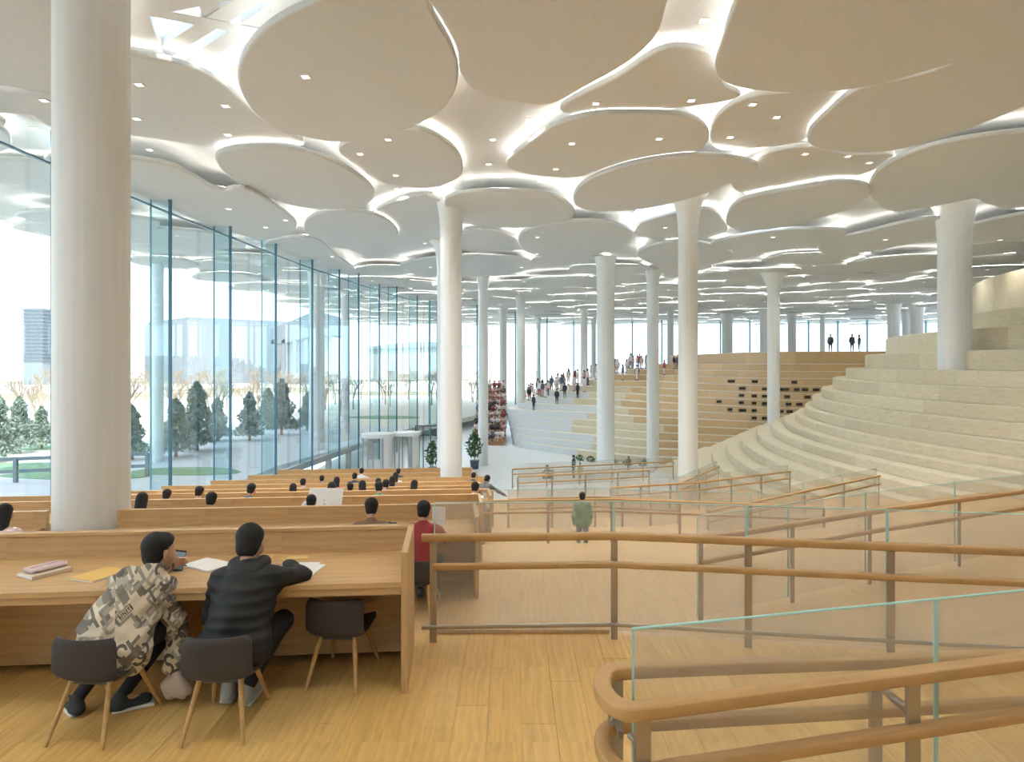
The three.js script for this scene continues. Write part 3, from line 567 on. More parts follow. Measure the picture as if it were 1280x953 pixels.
// head about its centre, looking along `look` (unit), size s (1 = 0.23 tall)
function headBones(c, look, s = 1, roll = 0) {
  const z = look.clone().negate().normalize(), x = V(0, 1, 0).cross(z).normalize(), y = z.clone().cross(x); const q = new THREE.Quaternion().setFromAxisAngle(z, roll); x.applyQuaternion(q); y.applyQuaternion(q);
  const p = (a, b, d) => c.clone().addScaledVector(x, a * s).addScaledVector(y, b * s).addScaledVector(z, d * s);
  return {
    p,
    skin: [B(p(0, 0.035, 0.02), p(0, 0.03, -0.018), 0.073 * s, 0.068 * s), B(p(0, -0.03, -0.03), p(0, -0.075, -0.05), 0.052 * s, 0.032 * s), B(p(0, -0.005, -0.088), p(0, -0.022, -0.1), 0.009 * s, 0.013 * s, 0.015), B(p(-0.028, -0.03, -0.05), p(0.028, -0.03, -0.05), 0.04 * s, 0.04 * s),
      B(p(0, -0.058, -0.085), p(0, -0.058, -0.086), 0.016 * s, 0.016 * s, 0.012), B(p(-0.074, 0.005, 0.0), p(-0.08, -0.03, 0.004), 0.014 * s, 0.009 * s, 0.008), B(p(0.074, 0.005, 0.0), p(0.08, -0.03, 0.004), 0.014 * s, 0.009 * s, 0.008)],
    hair: [B(p(0, 0.045, 0.022), p(0, 0.052, -0.022), 0.078 * s, 0.066 * s), B(p(0, 0.0, 0.03), p(0, 0.03, 0.03), 0.074 * s, 0.08 * s), B(p(-0.02, -0.045, 0.04), p(0.02, -0.045, 0.04), 0.045 * s)],
    cut: (X, Y, Z) => { const q = V(X, Y, Z).sub(c), ly = q.dot(y) / s, lz = q.dot(z) / s, front = -0.012 - 0.62 * Math.max(-0.06, ly + 0.015) - lz, low = -0.085 - ly; return Math.max(0, front, low) * 2.2; },
  };
}
// hand: palm and five fingers. w wrist, dir towards the fingers, nrm palm normal, curl 0..1, side 1 right -1 left
function handBones(w, dir, nrm, curl, side, s = 0.9) {
  const d = dir.clone().normalize(), n = nrm.clone().addScaledVector(d, -nrm.dot(d)).normalize(), a = d.clone().cross(n).multiplyScalar(side);
  const p = (u, v, t) => w.clone().addScaledVector(a, u * s).addScaledVector(d, v * s).addScaledVector(n, t * s), out = [];
  for (const u of [-0.027, -0.009, 0.009, 0.027]) out.push(B(p(u * 0.7, 0, 0), p(u, 0.075, 0), 0.014 * s, 0.012 * s, 0.012));
  [[-0.030, 0.062], [-0.010, 0.074], [0.010, 0.078], [0.030, 0.07]].forEach(([u, L]) => {
    let v = 0.078, t = 0, ang = curl * 0.5, q0 = p(u, v, t);
    for (let k = 0; k < 3; k++) { const l = L * [0.45, 0.32, 0.23][k]; v += Math.cos(ang) * l; t += Math.sin(ang) * l; const q1 = p(u, v, t); out.push(B(q0, q1, (0.0092 - 0.0008 * k) * s, (0.0086 - 0.0009 * k) * s, 0.004)); q0 = q1; ang += curl * 0.75; }
  });
  out.push(B(p(0.022, 0.02, 0.004), p(0.048, 0.05, 0.014), 0.0125 * s, 0.010 * s, 0.01), B(p(0.048, 0.05, 0.014), p(0.054, 0.08, 0.03 * curl + 0.012), 0.0098 * s, 0.008 * s, 0.004));
  return out;
}
function figure(J, { cell = 0.02, fat = 1, head = 1, hands, roll = 0 } = {}) {
  const s = J.s ?? 1, H = headBones(J.head, J.look, head * s, roll), r = (v) => v * s * fat;
  const limbs = (k, top) => [B(J.shL, J.elL, r(0.048) * k, r(0.041) * k), B(J.elL, J.wrL, r(0.041) * k, r(top ? 0.036 : 0.026) * k), B(J.shR, J.elR, r(0.048) * k, r(0.041) * k), B(J.elR, J.wrR, r(0.041) * k, r(top ? 0.036 : 0.026) * k)];
  const torso = (k) => [B(J.hpL, J.hpR, r(0.105) * k), B(J.hip, J.chest, r(0.115) * k, r(0.12) * k), B(J.shL.clone().lerp(J.shR, 0.14), J.shL.clone().lerp(J.shR, 0.86), r(0.07) * k), B(J.chest, J.neck, r(0.115) * k, r(0.055) * k),
    B(J.chest.clone().lerp(J.shL, 0.4), J.hpL, r(0.09) * k, r(0.085) * k), B(J.chest.clone().lerp(J.shR, 0.4), J.hpR, r(0.09) * k, r(0.085) * k)];
  const legs = (k) => [B(J.hpL, J.knL, r(0.082) * k, r(0.058) * k), B(J.knL, J.anL, r(0.056) * k, r(0.036) * k), B(J.hpR, J.knR, r(0.082) * k, r(0.058) * k), B(J.knR, J.anR, r(0.056) * k, r(0.036) * k)];
  const neckB = B(J.neck, H.p(0, -0.05, 0.015), 0.05 * s * head, 0.046 * s * head);
  let body = blob([...H.skin, neckB, ...limbs(0.82), ...torso(0.86), ...legs(0.85), B(J.anL, J.toL, 0.03 * s, 0.024 * s), B(J.anR, J.toR, 0.03 * s, 0.024 * s), ...(hands && hands.fine ? [] : [B(J.wrL, J.wrL.clone().addScaledVector(J.wrL.clone().sub(J.elL).normalize(), 0.09 * s), 0.028 * s, 0.022 * s), B(J.wrR, J.wrR.clone().addScaledVector(J.wrR.clone().sub(J.elR).normalize(), 0.09 * s), 0.028 * s, 0.022 * s)])], Math.min(cell, 0.016), 0.02);
  if (hands && hands.fine) body = mergeGeometries([body, blob([...hands.L, B(J.wrL.clone().lerp(J.elL, 0.25), J.wrL, 0.026 * s, 0.02 * s)], 0.0045, 0.008), blob([...hands.R, B(J.wrR.clone().lerp(J.elR, 0.25), J.wrR, 0.026 * s, 0.02 * s)], 0.0045, 0.008)]);
  return {
    body, H,
    top: (k = 1.12, extra = [], warp) => blob([...torso(k), ...limbs(k * 1.02, true), ...extra], cell, 0.05 * s, warp),
    trousers: (k = 1.05) => blob([B(J.hpL, J.hpR, r(0.11) * k), ...legs(k)], cell, 0.04 * s),
    hair: (extra = []) => blob([...H.hair, ...extra], Math.min(cell, 0.011), 0.025, extra.length ? undefined : H.cut),
    shoe: (side) => { const a = side < 0 ? J.anL : J.anR, t = side < 0 ? J.toL : J.toR, d = t.clone().sub(a).setY(0).normalize(); const f = V(a.x, Math.max(t.y, a.y - 0.06), a.z); return blob([B(f.clone().addScaledVector(d, -0.035 * s), t, 0.042 * s, 0.036 * s), B(a, f, 0.044 * s, 0.045 * s)], Math.min(cell, 0.012), 0.02, (x, y) => Math.max(0, (f.y - 0.034 * s) - y) * 1.2); },
  };
}
function dress(t, fig, { top, trousers, hair = hairMat, shoe, skin = skinMat, topGeo, hairGeo, noHair }) {
  const b = part('body', fig.body, skin, t);
  part('top', topGeo ?? fig.top(), top, t); part('trousers', fig.trousers(), trousers, t);
  if (!noHair) part('hair', hairGeo ?? fig.hair(), hair, t);
  if (shoe) { part('shoe', fig.shoe(-1), shoe, t); part('shoe', fig.shoe(1), shoe, t); }
  return t;
}
// --- reader in the patterned jacket
{
  const o = V(-2.47, 0, -4.25), L = (x, y, z) => V(x, y, z).sub(o);
  const J = { hip: L(-2.47, 0.47, -4.22), chest: L(-2.42, 0.70, -4.40), neck: L(-2.36, 0.845, -4.50), head: L(-2.355, 0.965, -4.56), look: V(0.62, -0.12, -0.78).normalize(),
    shL: L(-2.55, 0.80, -4.43), shR: L(-2.27, 0.735, -4.50), elL: L(-2.56, 0.66, -4.68), wrL: L(-2.42, 0.79, -4.80), elR: L(-2.24, 0.45, -4.55), wrR: L(-2.225, 0.25, -4.47),
    hpL: L(-2.55, 0.46, -4.20), hpR: L(-2.38, 0.46, -4.22), knL: L(-2.58, 0.46, -4.62), knR: L(-2.30, 0.47, -4.66), anL: L(-2.76, 0.09, -4.32), anR: L(-2.50, 0.09, -4.36), toL: L(-2.86, 0.045, -4.40), toR: L(-2.38, 0.045, -4.44) };
  const hands = { fine: true, L: handBones(J.wrL, V(0.5, 0.15, -0.5), V(0.7, 0, 0.5), 0.7, -1), R: handBones(J.wrR, V(0.05, -1, 0.05), V(-0.9, 0, -0.3), 0.8, 1) };
  const fig = figure(J, { cell: 0.013, fat: 1.02, head: 1.08, hands, roll: 0.06 });
  const t = thing('person', 'person in beige and grey patterned jacket leaning right at the desk', 'person', o.toArray());
  // print: blocky strokes in greys on beige
  const c = document.createElement('canvas'); c.width = c.height = 1024; const x = c.getContext('2d'); x.fillStyle = '#cfc2aa'; x.fillRect(0, 0, 1024, 1024);
  const greys = ['#6d675f', '#8a8378', '#57524c', '#a09788', '#746c60']; x.lineCap = 'butt';
  for (let i = 0; i < 100; i++) {
    x.save(); x.translate(rr(0, 1024), rr(0, 1024)); x.rotate((Math.floor(rnd() * 4) * Math.PI / 2) - 0.6 + rr(-0.12, 0.12)); x.strokeStyle = x.fillStyle = greys[i % 5]; x.lineWidth = rr(26, 38); const k = i % 5, a = rr(55, 90);
    x.beginPath();
    if (k === 0) { x.moveTo(-a, -a); x.lineTo(a, -a); x.moveTo(0, -a); x.lineTo(0, a); } else if (k === 1) { x.moveTo(-a, -a); x.lineTo(-a, a); x.lineTo(a * 0.7, a); } else if (k === 2) x.arc(0, 0, a * 0.8, 0.5, 5); else if (k === 3) { x.moveTo(a * 0.7, -a); x.lineTo(-a * 0.7, -a); x.lineTo(-a * 0.7, 0); x.lineTo(a * 0.7, 0); x.lineTo(a * 0.7, a); x.lineTo(-a * 0.7, a); } else { x.fillRect(-a * 0.9, -a * 0.5, a * 1.8, a); }
    x.stroke(); x.restore();
  }
  x.save(); x.translate(110, 842); x.rotate(-0.6); x.fillStyle = '#cfc2aa'; x.fillRect(-85, -42, 170, 84); x.strokeStyle = '#2f2c29'; x.lineWidth = 7; x.strokeRect(-78, -36, 156, 72); x.fillStyle = '#2f2c29'; x.font = 'bold 58px sans-serif'; x.textAlign = 'center'; x.textBaseline = 'middle'; x.fillText('UNITI', 0, 3); x.restore();
  const tex = new THREE.CanvasTexture(c); tex.colorSpace = THREE.SRGBColorSpace; tex.wrapS = tex.wrapT = THREE.RepeatWrapping;
  const jm = M({ map: tex, roughness: 0.8 });
  const folds = (a, b, d) => 0.006 * Math.sin(b * 55 + a * 22 + Math.sin(d * 20) * 1.5) + 0.004 * Math.sin(a * 60 - b * 35);
  let g = fig.top(1.2, [B(L(-2.50, 0.44, -4.17), L(-2.40, 0.42, -4.22), 0.155, 0.14), B(L(-2.52, 0.56, -4.24), L(-2.42, 0.74, -4.40), 0.155, 0.15), B(L(-2.46, 0.845, -4.44), L(-2.33, 0.84, -4.46), 0.055, 0.055), B(J.wrR, L(-2.222, 0.27, -4.475), 0.05, 0.05), B(L(-2.25, 0.52, -4.53), J.elR, 0.075, 0.07)], folds);
  g = uvAround(g, 1.7);
  dress(t, fig, { top: jm, topGeo: g, trousers: cloth(0.012, 0.014, 0.02), shoe: cloth(0.035, 0.042, 0.045) });
  part('shoe_sole', rbox(0.24, 0.022, 0.085, 0, 0, 0, 0.01).rotateY(0.5).translate(J.anR.x + 0.06, 0.012, J.anR.z - 0.04), cloth(0.7, 0.68, 0.64), t);
  part('shoe_sole', rbox(0.2, 0.022, 0.085, 0, 0, 0, 0.01).rotateY(-0.7).translate(J.anL.x - 0.05, 0.012, J.anL.z - 0.04), cloth(0.7, 0.68, 0.64), t);
  const ph = thing('phone', 'phone held up by the person in the patterned jacket', 'phone', [-2.375, 0.815, -4.865], 0.5); ph.rotation.x = -0.5;
  part('case', rbox(0.075, 0.15, 0.01, 0, 0, 0, 0.004), cloth(0.02, 0.02, 0.022, 0.3), ph); part('screen', box(0.066, 0.12, 0.002, 0, 0, 0.0055), M({ color: lin(0.25, 0.36, 0.45), roughness: 0.15 }), ph);
  const bag = thing('tote_bag', 'crumpled beige cloth bag hanging from the jacket wearer\'s hand', 'bag', [-2.2, 0.03, -4.46]);
  part('pouch', blob([B(V(-0.03, 0.1, 0), V(0.06, 0.06, 0), 0.055, 0.045), B(V(-0.02, 0.05, 0.01), V(0.05, 0.03, -0.01), 0.045, 0.03), B(V(0.0, 0.16, 0), V(0.02, 0.1, 0), 0.03, 0.05)], 0.01, 0.02, (a, b, d) => 0.006 * Math.sin(a * 90 + b * 60)), cloth(0.52, 0.42, 0.33), bag);
  for (const s of [-1, 1]) part('strap', rod(V(0.0 + s * 0.03, 0.12, 0), V(-0.03 + s * 0.012, 0.185, 0), 0.008), cloth(0.42, 0.34, 0.27), bag);
}
function uvAround(g, s) {
  if (g.index) g = g.toNonIndexed(); const p = g.attributes.position, n = g.attributes.normal, uv = new Float32Array(p.count * 2);
  for (let i = 0; i < p.count; i++) { uv[2 * i] = (p.getX(i) - p.getZ(i) * 0.55) * s; uv[2 * i + 1] = p.getY(i) * s; }
  g.setAttribute('uv', new THREE.BufferAttribute(uv, 2)); return g;
}
// --- reader in the black quilted coat
{
  const o = V(-1.73, 0, -4.3), L = (x, y, z) => V(x, y, z).sub(o);
  const J = { hip: L(-1.73, 0.47, -4.27), chest: L(-1.715, 0.70, -4.38), neck: L(-1.72, 0.885, -4.45), head: L(-1.728, 1.035, -4.51), look: V(0.05, -0.35, -0.93).normalize(),
    shL: L(-1.895, 0.815, -4.42), shR: L(-1.54, 0.825, -4.45), elL: L(-1.965, 0.57, -4.47), wrL: L(-1.86, 0.775, -4.80), elR: L(-1.435, 0.775, -4.66), wrR: L(-1.58, 0.79, -4.84),
    hpL: L(-1.81, 0.46, -4.26), hpR: L(-1.65, 0.46, -4.26), knL: L(-1.85, 0.46, -4.70), knR: L(-1.57, 0.46, -4.68), anL: L(-1.87, 0.1, -4.50), anR: L(-1.73, 0.1, -4.46), toL: L(-1.885, 0.045, -4.62), toR: L(-1.72, 0.045, -4.60) };
  const hands = { fine: true, L: handBones(J.wrL, V(0.5, 0, -0.6), V(0, -1, 0), 0.4, -1), R: handBones(J.wrR, V(-0.7, 0, -0.4), V(0, -1, 0), 0.4, 1) };
  const fig = figure(J, { cell: 0.013, fat: 1.06, head: 1.06, hands });
  const t = thing('person', 'person in black quilted coat writing with an arm on the desk', 'person', o.toArray());
  const quilt = (x, y, z) => 0.010 * Math.abs(Math.sin((y + 0.08 * Math.abs(x)) * 46)) - 0.006 + 0.003 * Math.sin(x * 40 + z * 30);
  const g = fig.top(1.26, [B(L(-1.80, 0.46, -4.24), L(-1.66, 0.46, -4.24), 0.145), B(L(-1.725, 0.62, -4.30), L(-1.715, 0.76, -4.38), 0.165, 0.155)], quilt);
  dress(t, fig, { top: cloth(0.004, 0.005, 0.006, 0.65), topGeo: g, trousers: cloth(0.012, 0.012, 0.014), shoe: cloth(0.38, 0.38, 0.37) });
  for (const a of [J.anL, J.anR]) part('shoe_sole', rbox(0.085, 0.024, 0.22, a.x, 0.013, a.z - 0.06, 0.01), cloth(0.62, 0.62, 0.6), t);
  part('hood', blob([...[0, 1, 2, 3, 4, 5, 6, 7, 8].map((k) => { const a = (k - 4) / 4 * 1.9, b = (k - 3) / 4 * 1.9, P = (q) => L(-1.722 + 0.088 * Math.sin(q), 0.905 - 0.018 * Math.cos(q), -4.475 + 0.085 * Math.cos(q)); return B(P(a), P(Math.min(b, 1.9)), 0.042, 0.042); }), B(L(-1.77, 0.87, -4.38), L(-1.67, 0.87, -4.38), 0.055)], 0.011, 0.03), cloth(0.008, 0.009, 0.010, 0.65), t);
}
// --- smaller people: two or three poses, geometry shared, clothes of their own
const poseSeated = (lean = 0) => ({ s: 0.95, hip: V(0, 0.46, 0), chest: V(0, 0.74, -0.06 - lean), neck: V(0, 0.93, -0.09 - lean), head: V(0, 1.07, -0.13 - lean * 1.3), look: V(0, -0.3, -1).normalize(), shL: V(-0.17, 0.86, -0.07 - lean), shR: V(0.17, 0.86, -0.07 - lean), elL: V(-0.25, 0.7, -0.26), elR: V(0.25, 0.7, -0.26), wrL: V(-0.12, 0.79, -0.44), wrR: V(0.12, 0.79, -0.44), hpL: V(-0.08, 0.45, 0), hpR: V(0.08, 0.45, 0), knL: V(-0.1, 0.46, -0.4), knR: V(0.1, 0.46, -0.4), anL: V(-0.1, 0.08, -0.36), anR: V(0.1, 0.08, -0.36), toL: V(-0.11, 0.045, -0.48), toR: V(0.11, 0.045, -0.48) });
const poseStanding = { s: 0.95, hip: V(0, 0.85, 0), chest: V(0, 1.14, 0.01), neck: V(0, 1.33, 0.01), head: V(0, 1.47, -0.02), look: V(0, -0.1, -1).normalize(), shL: V(-0.17, 1.26, 0), shR: V(0.17, 1.26, 0), elL: V(-0.22, 1.0, 0.02), elR: V(0.22, 1.0, 0.02), wrL: V(-0.2, 0.8, -0.08), wrR: V(0.2, 0.8, -0.08), hpL: V(-0.08, 0.83, 0), hpR: V(0.08, 0.83, 0), knL: V(-0.09, 0.46, -0.02), knR: V(0.09, 0.46, -0.02), anL: V(-0.09, 0.08, 0.02), anR: V(0.09, 0.08, 0.02), toL: V(-0.1, 0.045, -0.1), toR: V(0.1, 0.045, -0.1) };
const poseReach = { ...poseStanding, chest: V(0.02, 1.08, -0.14), neck: V(0.04, 1.22, -0.26), head: V(0.05, 1.33, -0.34), look: V(0.1, -0.6, -0.8).normalize(), shL: V(-0.14, 1.16, -0.2), shR: V(0.2, 1.16, -0.22), elL: V(-0.2, 0.95, -0.35), elR: V(0.36, 1.02, -0.34), wrL: V(-0.08, 0.85, -0.5), wrR: V(0.52, 0.92, -0.4) };
const poseRaised = { ...poseSeated(0), elL: V(-0.26, 0.8, -0.22), elR: V(0.26, 0.8, -0.22), wrL: V(-0.16, 1.0, -0.34), wrR: V(0.16, 1.0, -0.34) };
const kit = (J, cell, extraHair = []) => { const f = figure(J, { cell }); return { body: f.body, top: f.top(1.14), trousers: f.trousers(), hair: f.hair(extraHair), longHair: f.hair([B(f.H.p(-0.03, -0.02, 0.05), f.H.p(-0.03, -0.2, 0.07), 0.055, 0.05), B(f.H.p(0.03, -0.02, 0.05), f.H.p(0.03, -0.2, 0.07), 0.055, 0.05)]), shoeL: f.shoe(-1), shoeR: f.shoe(1) }; };
const kits = { sit: kit(poseSeated(0.02), 0.019), bend: kit(poseSeated(0.14), 0.019), hold: kit(poseRaised, 0.019), stand: kit(poseStanding, 0.019), reach: kit(poseReach, 0.019), sitFar: kit(poseSeated(0.04), 0.034), standFar: kit(poseStanding, 0.034) };
const clothes = {}; const clothOf = (c) => clothes[c.join()] ??= cloth(...c);
function someone(kind, label, pos, turn, top, pants, { size = 1, long = false, hairColor, group, shoes = [0.1, 0.1, 0.1] } = {}) {
  const k = kits[kind], t = thing('person', label, 'person', pos, turn, group);
  part('body', k.body, skinMat, t); part('top', k.top, clothOf(top), t); part('trousers', k.trousers, clothOf(pants), t); part('hair', long ? k.longHair : k.hair, hairColor ? clothOf(hairColor) : hairMat, t);
  part('shoe', k.shoeL, clothOf(shoes), t); part('shoe', k.shoeR, clothOf(shoes), t); t.scale.setScalar(size); return t;
}
const DK = [0.02, 0.022, 0.03], GY = [0.12, 0.12, 0.13];
someone('sit', 'person in red top holding up a sheet at the second desk', [-1.02, rowY(1), -7.62], -0.12, [0.30, 0.035, 0.035], DK, { size: 0.99 });
someone('bend', 'person in brown shirt beside the reader in red at the second desk', [-1.6, rowY(1), -7.62], 0.1, [0.22, 0.13, 0.08], DK, { size: 0.99 });
someone('bend', 'girl in pale pink top with tied dark hair at the second desk', [-5.62, rowY(1), -7.35], 0.2, [0.75, 0.58, 0.58], GY, { size: 0.98, long: true });
someone('stand', 'child in green top standing before the glass balustrade', [1.37, rowY(3), -13.3], 0, [0.14, 0.27, 0.17], [0.20, 0.26, 0.32], { size: 0.79 });
someone('reach', 'person in grey top and cream trousers leaning at a desk end', [-0.78, rowY(4), -17.4], -0.3, [0.10, 0.105, 0.115], [0.62, 0.57, 0.48], { size: 0.95 });
const atRow = (x, r, back = 0.38) => { const D = 4.6 + 3.3 * r; const X = (x - CX) * D / F; return [X, rowY(r), -(D + SK * (X + 0.72) - back)]; };
someone('sit', 'person with dark bun hair in white beside the long haired reader', atRow(184, 2), 0, [0.7, 0.66, 0.64], DK);
someone('sit', 'person with long loose black hair at the third desk', atRow(208, 2), 0.2, [0.03, 0.03, 0.035], DK, { long: true, size: 1.06 });
someone('sit', 'person in pale top with cropped black hair at the third desk', atRow(284, 2), 0, [0.62, 0.56, 0.5], DK, { size: 1.05 });
someone('hold', 'person holding a wide white sheet before the far desks', atRow(400, 2), 0, [0.7, 0.7, 0.7], DK);
[[232, 3, 'sit', [0.03, 0.03, 0.04], 'in black at the left end of'], [262, 3, 'bend', [0.6, 0.55, 0.5], 'bending in a cream top at'], [320, 3, 'bend', [0.12, 0.15, 0.22], 'bending in a navy top at'], [425, 3, 'bend', [0.45, 0.45, 0.47], 'bending in a light grey top at'], [480, 3, 'bend', [0.12, 0.3, 0.2], 'in a dark green top at'], [590, 3, 'bend', [0.7, 0.68, 0.66], 'in white by the column at'],
  [378, 4, 'sit', [0.75, 0.78, 0.8], 'in a white shirt at'], [445, 4, 'sit', [0.1, 0.1, 0.12], 'in charcoal at'], [460, 4, 'sit', [0.35, 0.08, 0.08], 'in dark red at'], [520, 4, 'sit', [0.72, 0.7, 0.68], 'in a cream shirt at'], [485, 4, 'bend', [0.2, 0.22, 0.25], 'bending in slate at'],
  [428, 5, 'sit', [0.5, 0.07, 0.06], 'in bright red at'], [476, 5, 'sit', [0.08, 0.35, 0.22], 'in bright green at'], [494, 5, 'sit', [0.1, 0.14, 0.22], 'in navy at'], [388, 5, 'sit', [0.3, 0.3, 0.34], 'in mid grey at'], [410, 6, 'sit', [0.14, 0.18, 0.3], 'in blue at'], [448, 6, 'sit', [0.05, 0.05, 0.07], 'in black at'], [498, 6, 'sit', [0.66, 0.66, 0.68], 'in pale grey at'],
  [456, 7, 'sit', [0.6, 0.6, 0.63], 'in off-white at'], [500, 7, 'sit', [0.06, 0.07, 0.1], 'in dark navy at'], [590, 6, 'bend', [0.06, 0.06, 0.07], 'in black beyond the column at']].forEach(([x, r, kind, c, words]) => someone(kind, `reader ${words} the ${ord[r + 1] ?? 'last'} desk from the front`, atRow(x, r), rr(-0.3, 0.3), c, DK, { long: rnd() < 0.3, size: rr(1.04, 1.14) }));
someone('sitFar', 'dark clothed person seated alone on the pale valley floor', [2.15, VALLEY, -39.5], 2.4, [0.03, 0.04, 0.05], DK, { size: 1.0 });
part('wheeled_seat', mergeGeometries([rbox(0.45, 0.06, 0.45, 0, 0.4, 0, 0.02), rbox(0.45, 0.5, 0.05, 0, 0.65, 0.22, 0.02), cyl(0.03, 0.03, 0.4, 0, 0.2, 0).toNonIndexed(), cyl(0.25, 0.25, 0.04, 0, 0.02, 0).toNonIndexed()]), mat.darkFrame, scene).position.set(2.15, VALLEY, -39.5);
tag(scene.children.at(-1), 'dark swivel seat under the person on the valley floor', 'seat');
someone('standFar', 'adult in dark coat standing on the valley floor beside a child in yellow', [3.75, VALLEY, -41.5], 1.2, [0.05, 0.045, 0.05], DK, { size: 0.92 });
someone('standFar', 'child in yellow coat on the valley floor', [4.05, VALLEY, -40.6], 0.4, [0.62, 0.45, 0.16], [0.5, 0.4, 0.2], { size: 0.72 });
someone('standFar', 'small child in black near the slim column on the valley floor', [7.6, VALLEY, -44.5], 0.4, [0.03, 0.03, 0.04], DK, { size: 0.62 });
// stand with the crowd at the end of the far hill
{
  const st = thing('viewing_stand', 'brown stand crowded with people left of the far pale steps', 'stand', [-1.75, VALLEY, -59]);
  for (let k = 0; k < 9; k++) part('stand_step', rbox(2.7, 0.5 * (k + 1) + 0.1, 0.96, -0.2, (0.5 * (k + 1) + 0.1) / 2, -k * 0.95, 0.01), mat.oakDark, st);
  const tones = [[0.7, 0.67, 0.66], [0.62, 0.45, 0.42], [0.05, 0.05, 0.07], [0.55, 0.5, 0.48], [0.35, 0.08, 0.1], [0.75, 0.74, 0.74], [0.6, 0.36, 0.34], [0.12, 0.14, 0.2], [0.68, 0.6, 0.55]];
  const words = ['pale grey', 'dusty pink', 'black', 'warm grey', 'dark red', 'white', 'salmon pink', 'navy', 'beige'];
  for (let k = 0; k < 9; k++) for (let i = 0; i < 6; i++) { const c = Math.floor(rnd() * 9); someone('sitFar', `person in a ${words[c]} top seated on the brown stand by the far hill`, [-3.1 + i * 0.46 + rr(-0.03, 0.03), VALLEY + 0.5 * (k + 1) + 0.1 - 0.38, -59 - k * 0.95 + 0.1], Math.PI + rr(-0.5, 0.5), tones[c], tones[Math.floor(rnd() * 9)], { group: `crowd in ${words[c]} on the brown stand`, long: rnd() < 0.4 }); }
  for (let k = 0; k < 110; k++) {
    const xp = rr(645, 850), X0 = (xp - CX) / F, D = rr(60, 76); const X = X0 * D, y = hillTop(X, D);
    if (y === null || y > 2 || [[651, 62], [629, 75], [730, 74], [673, 88], [838, 78], [742, 90]].some(([q, d]) => Math.hypot(X - (q - CX) * d / F, D - d) < 1.1)) { continue; }
    const c = Math.floor(rnd() * 9);
    someone('standFar', `person in a ${words[c]} top standing along the crest of the far hill`, [X, y, -D], rr(0, 6), tones[c], tones[Math.floor(rnd() * 9)], { group: `crowd in ${words[c]} along the far crest`, long: rnd() < 0.4, size: rr(0.8, 1) });
  }
  [[696, 498, 59], [706, 498, 59.5], [667, 512, 59], [722, 491, 60]].forEach(([x, y, D]) => { const p = at(x, y, D), h = hillTop(p.x, D) ?? VALLEY; someone('standFar', 'dark figure walking on the pale far steps', [p.x, h, -D], rr(0, 6), [0.03, 0.04, 0.06], DK, { size: 0.85, group: 'figures on the pale far steps' }); });
  [[1038, 452, 52], [1065, 452, 52], [1074, 450, 53]].forEach(([x, y, D]) => someone('standFar', 'person standing on top of the oak amphitheatre wall', [(x - CX) * D / F, hillTop((x - CX) * D / F, D) ?? 3, -D], rr(0, 6), [0.06, 0.07, 0.08], DK, { group: 'people above the oak wall', size: 0.9 }));
}
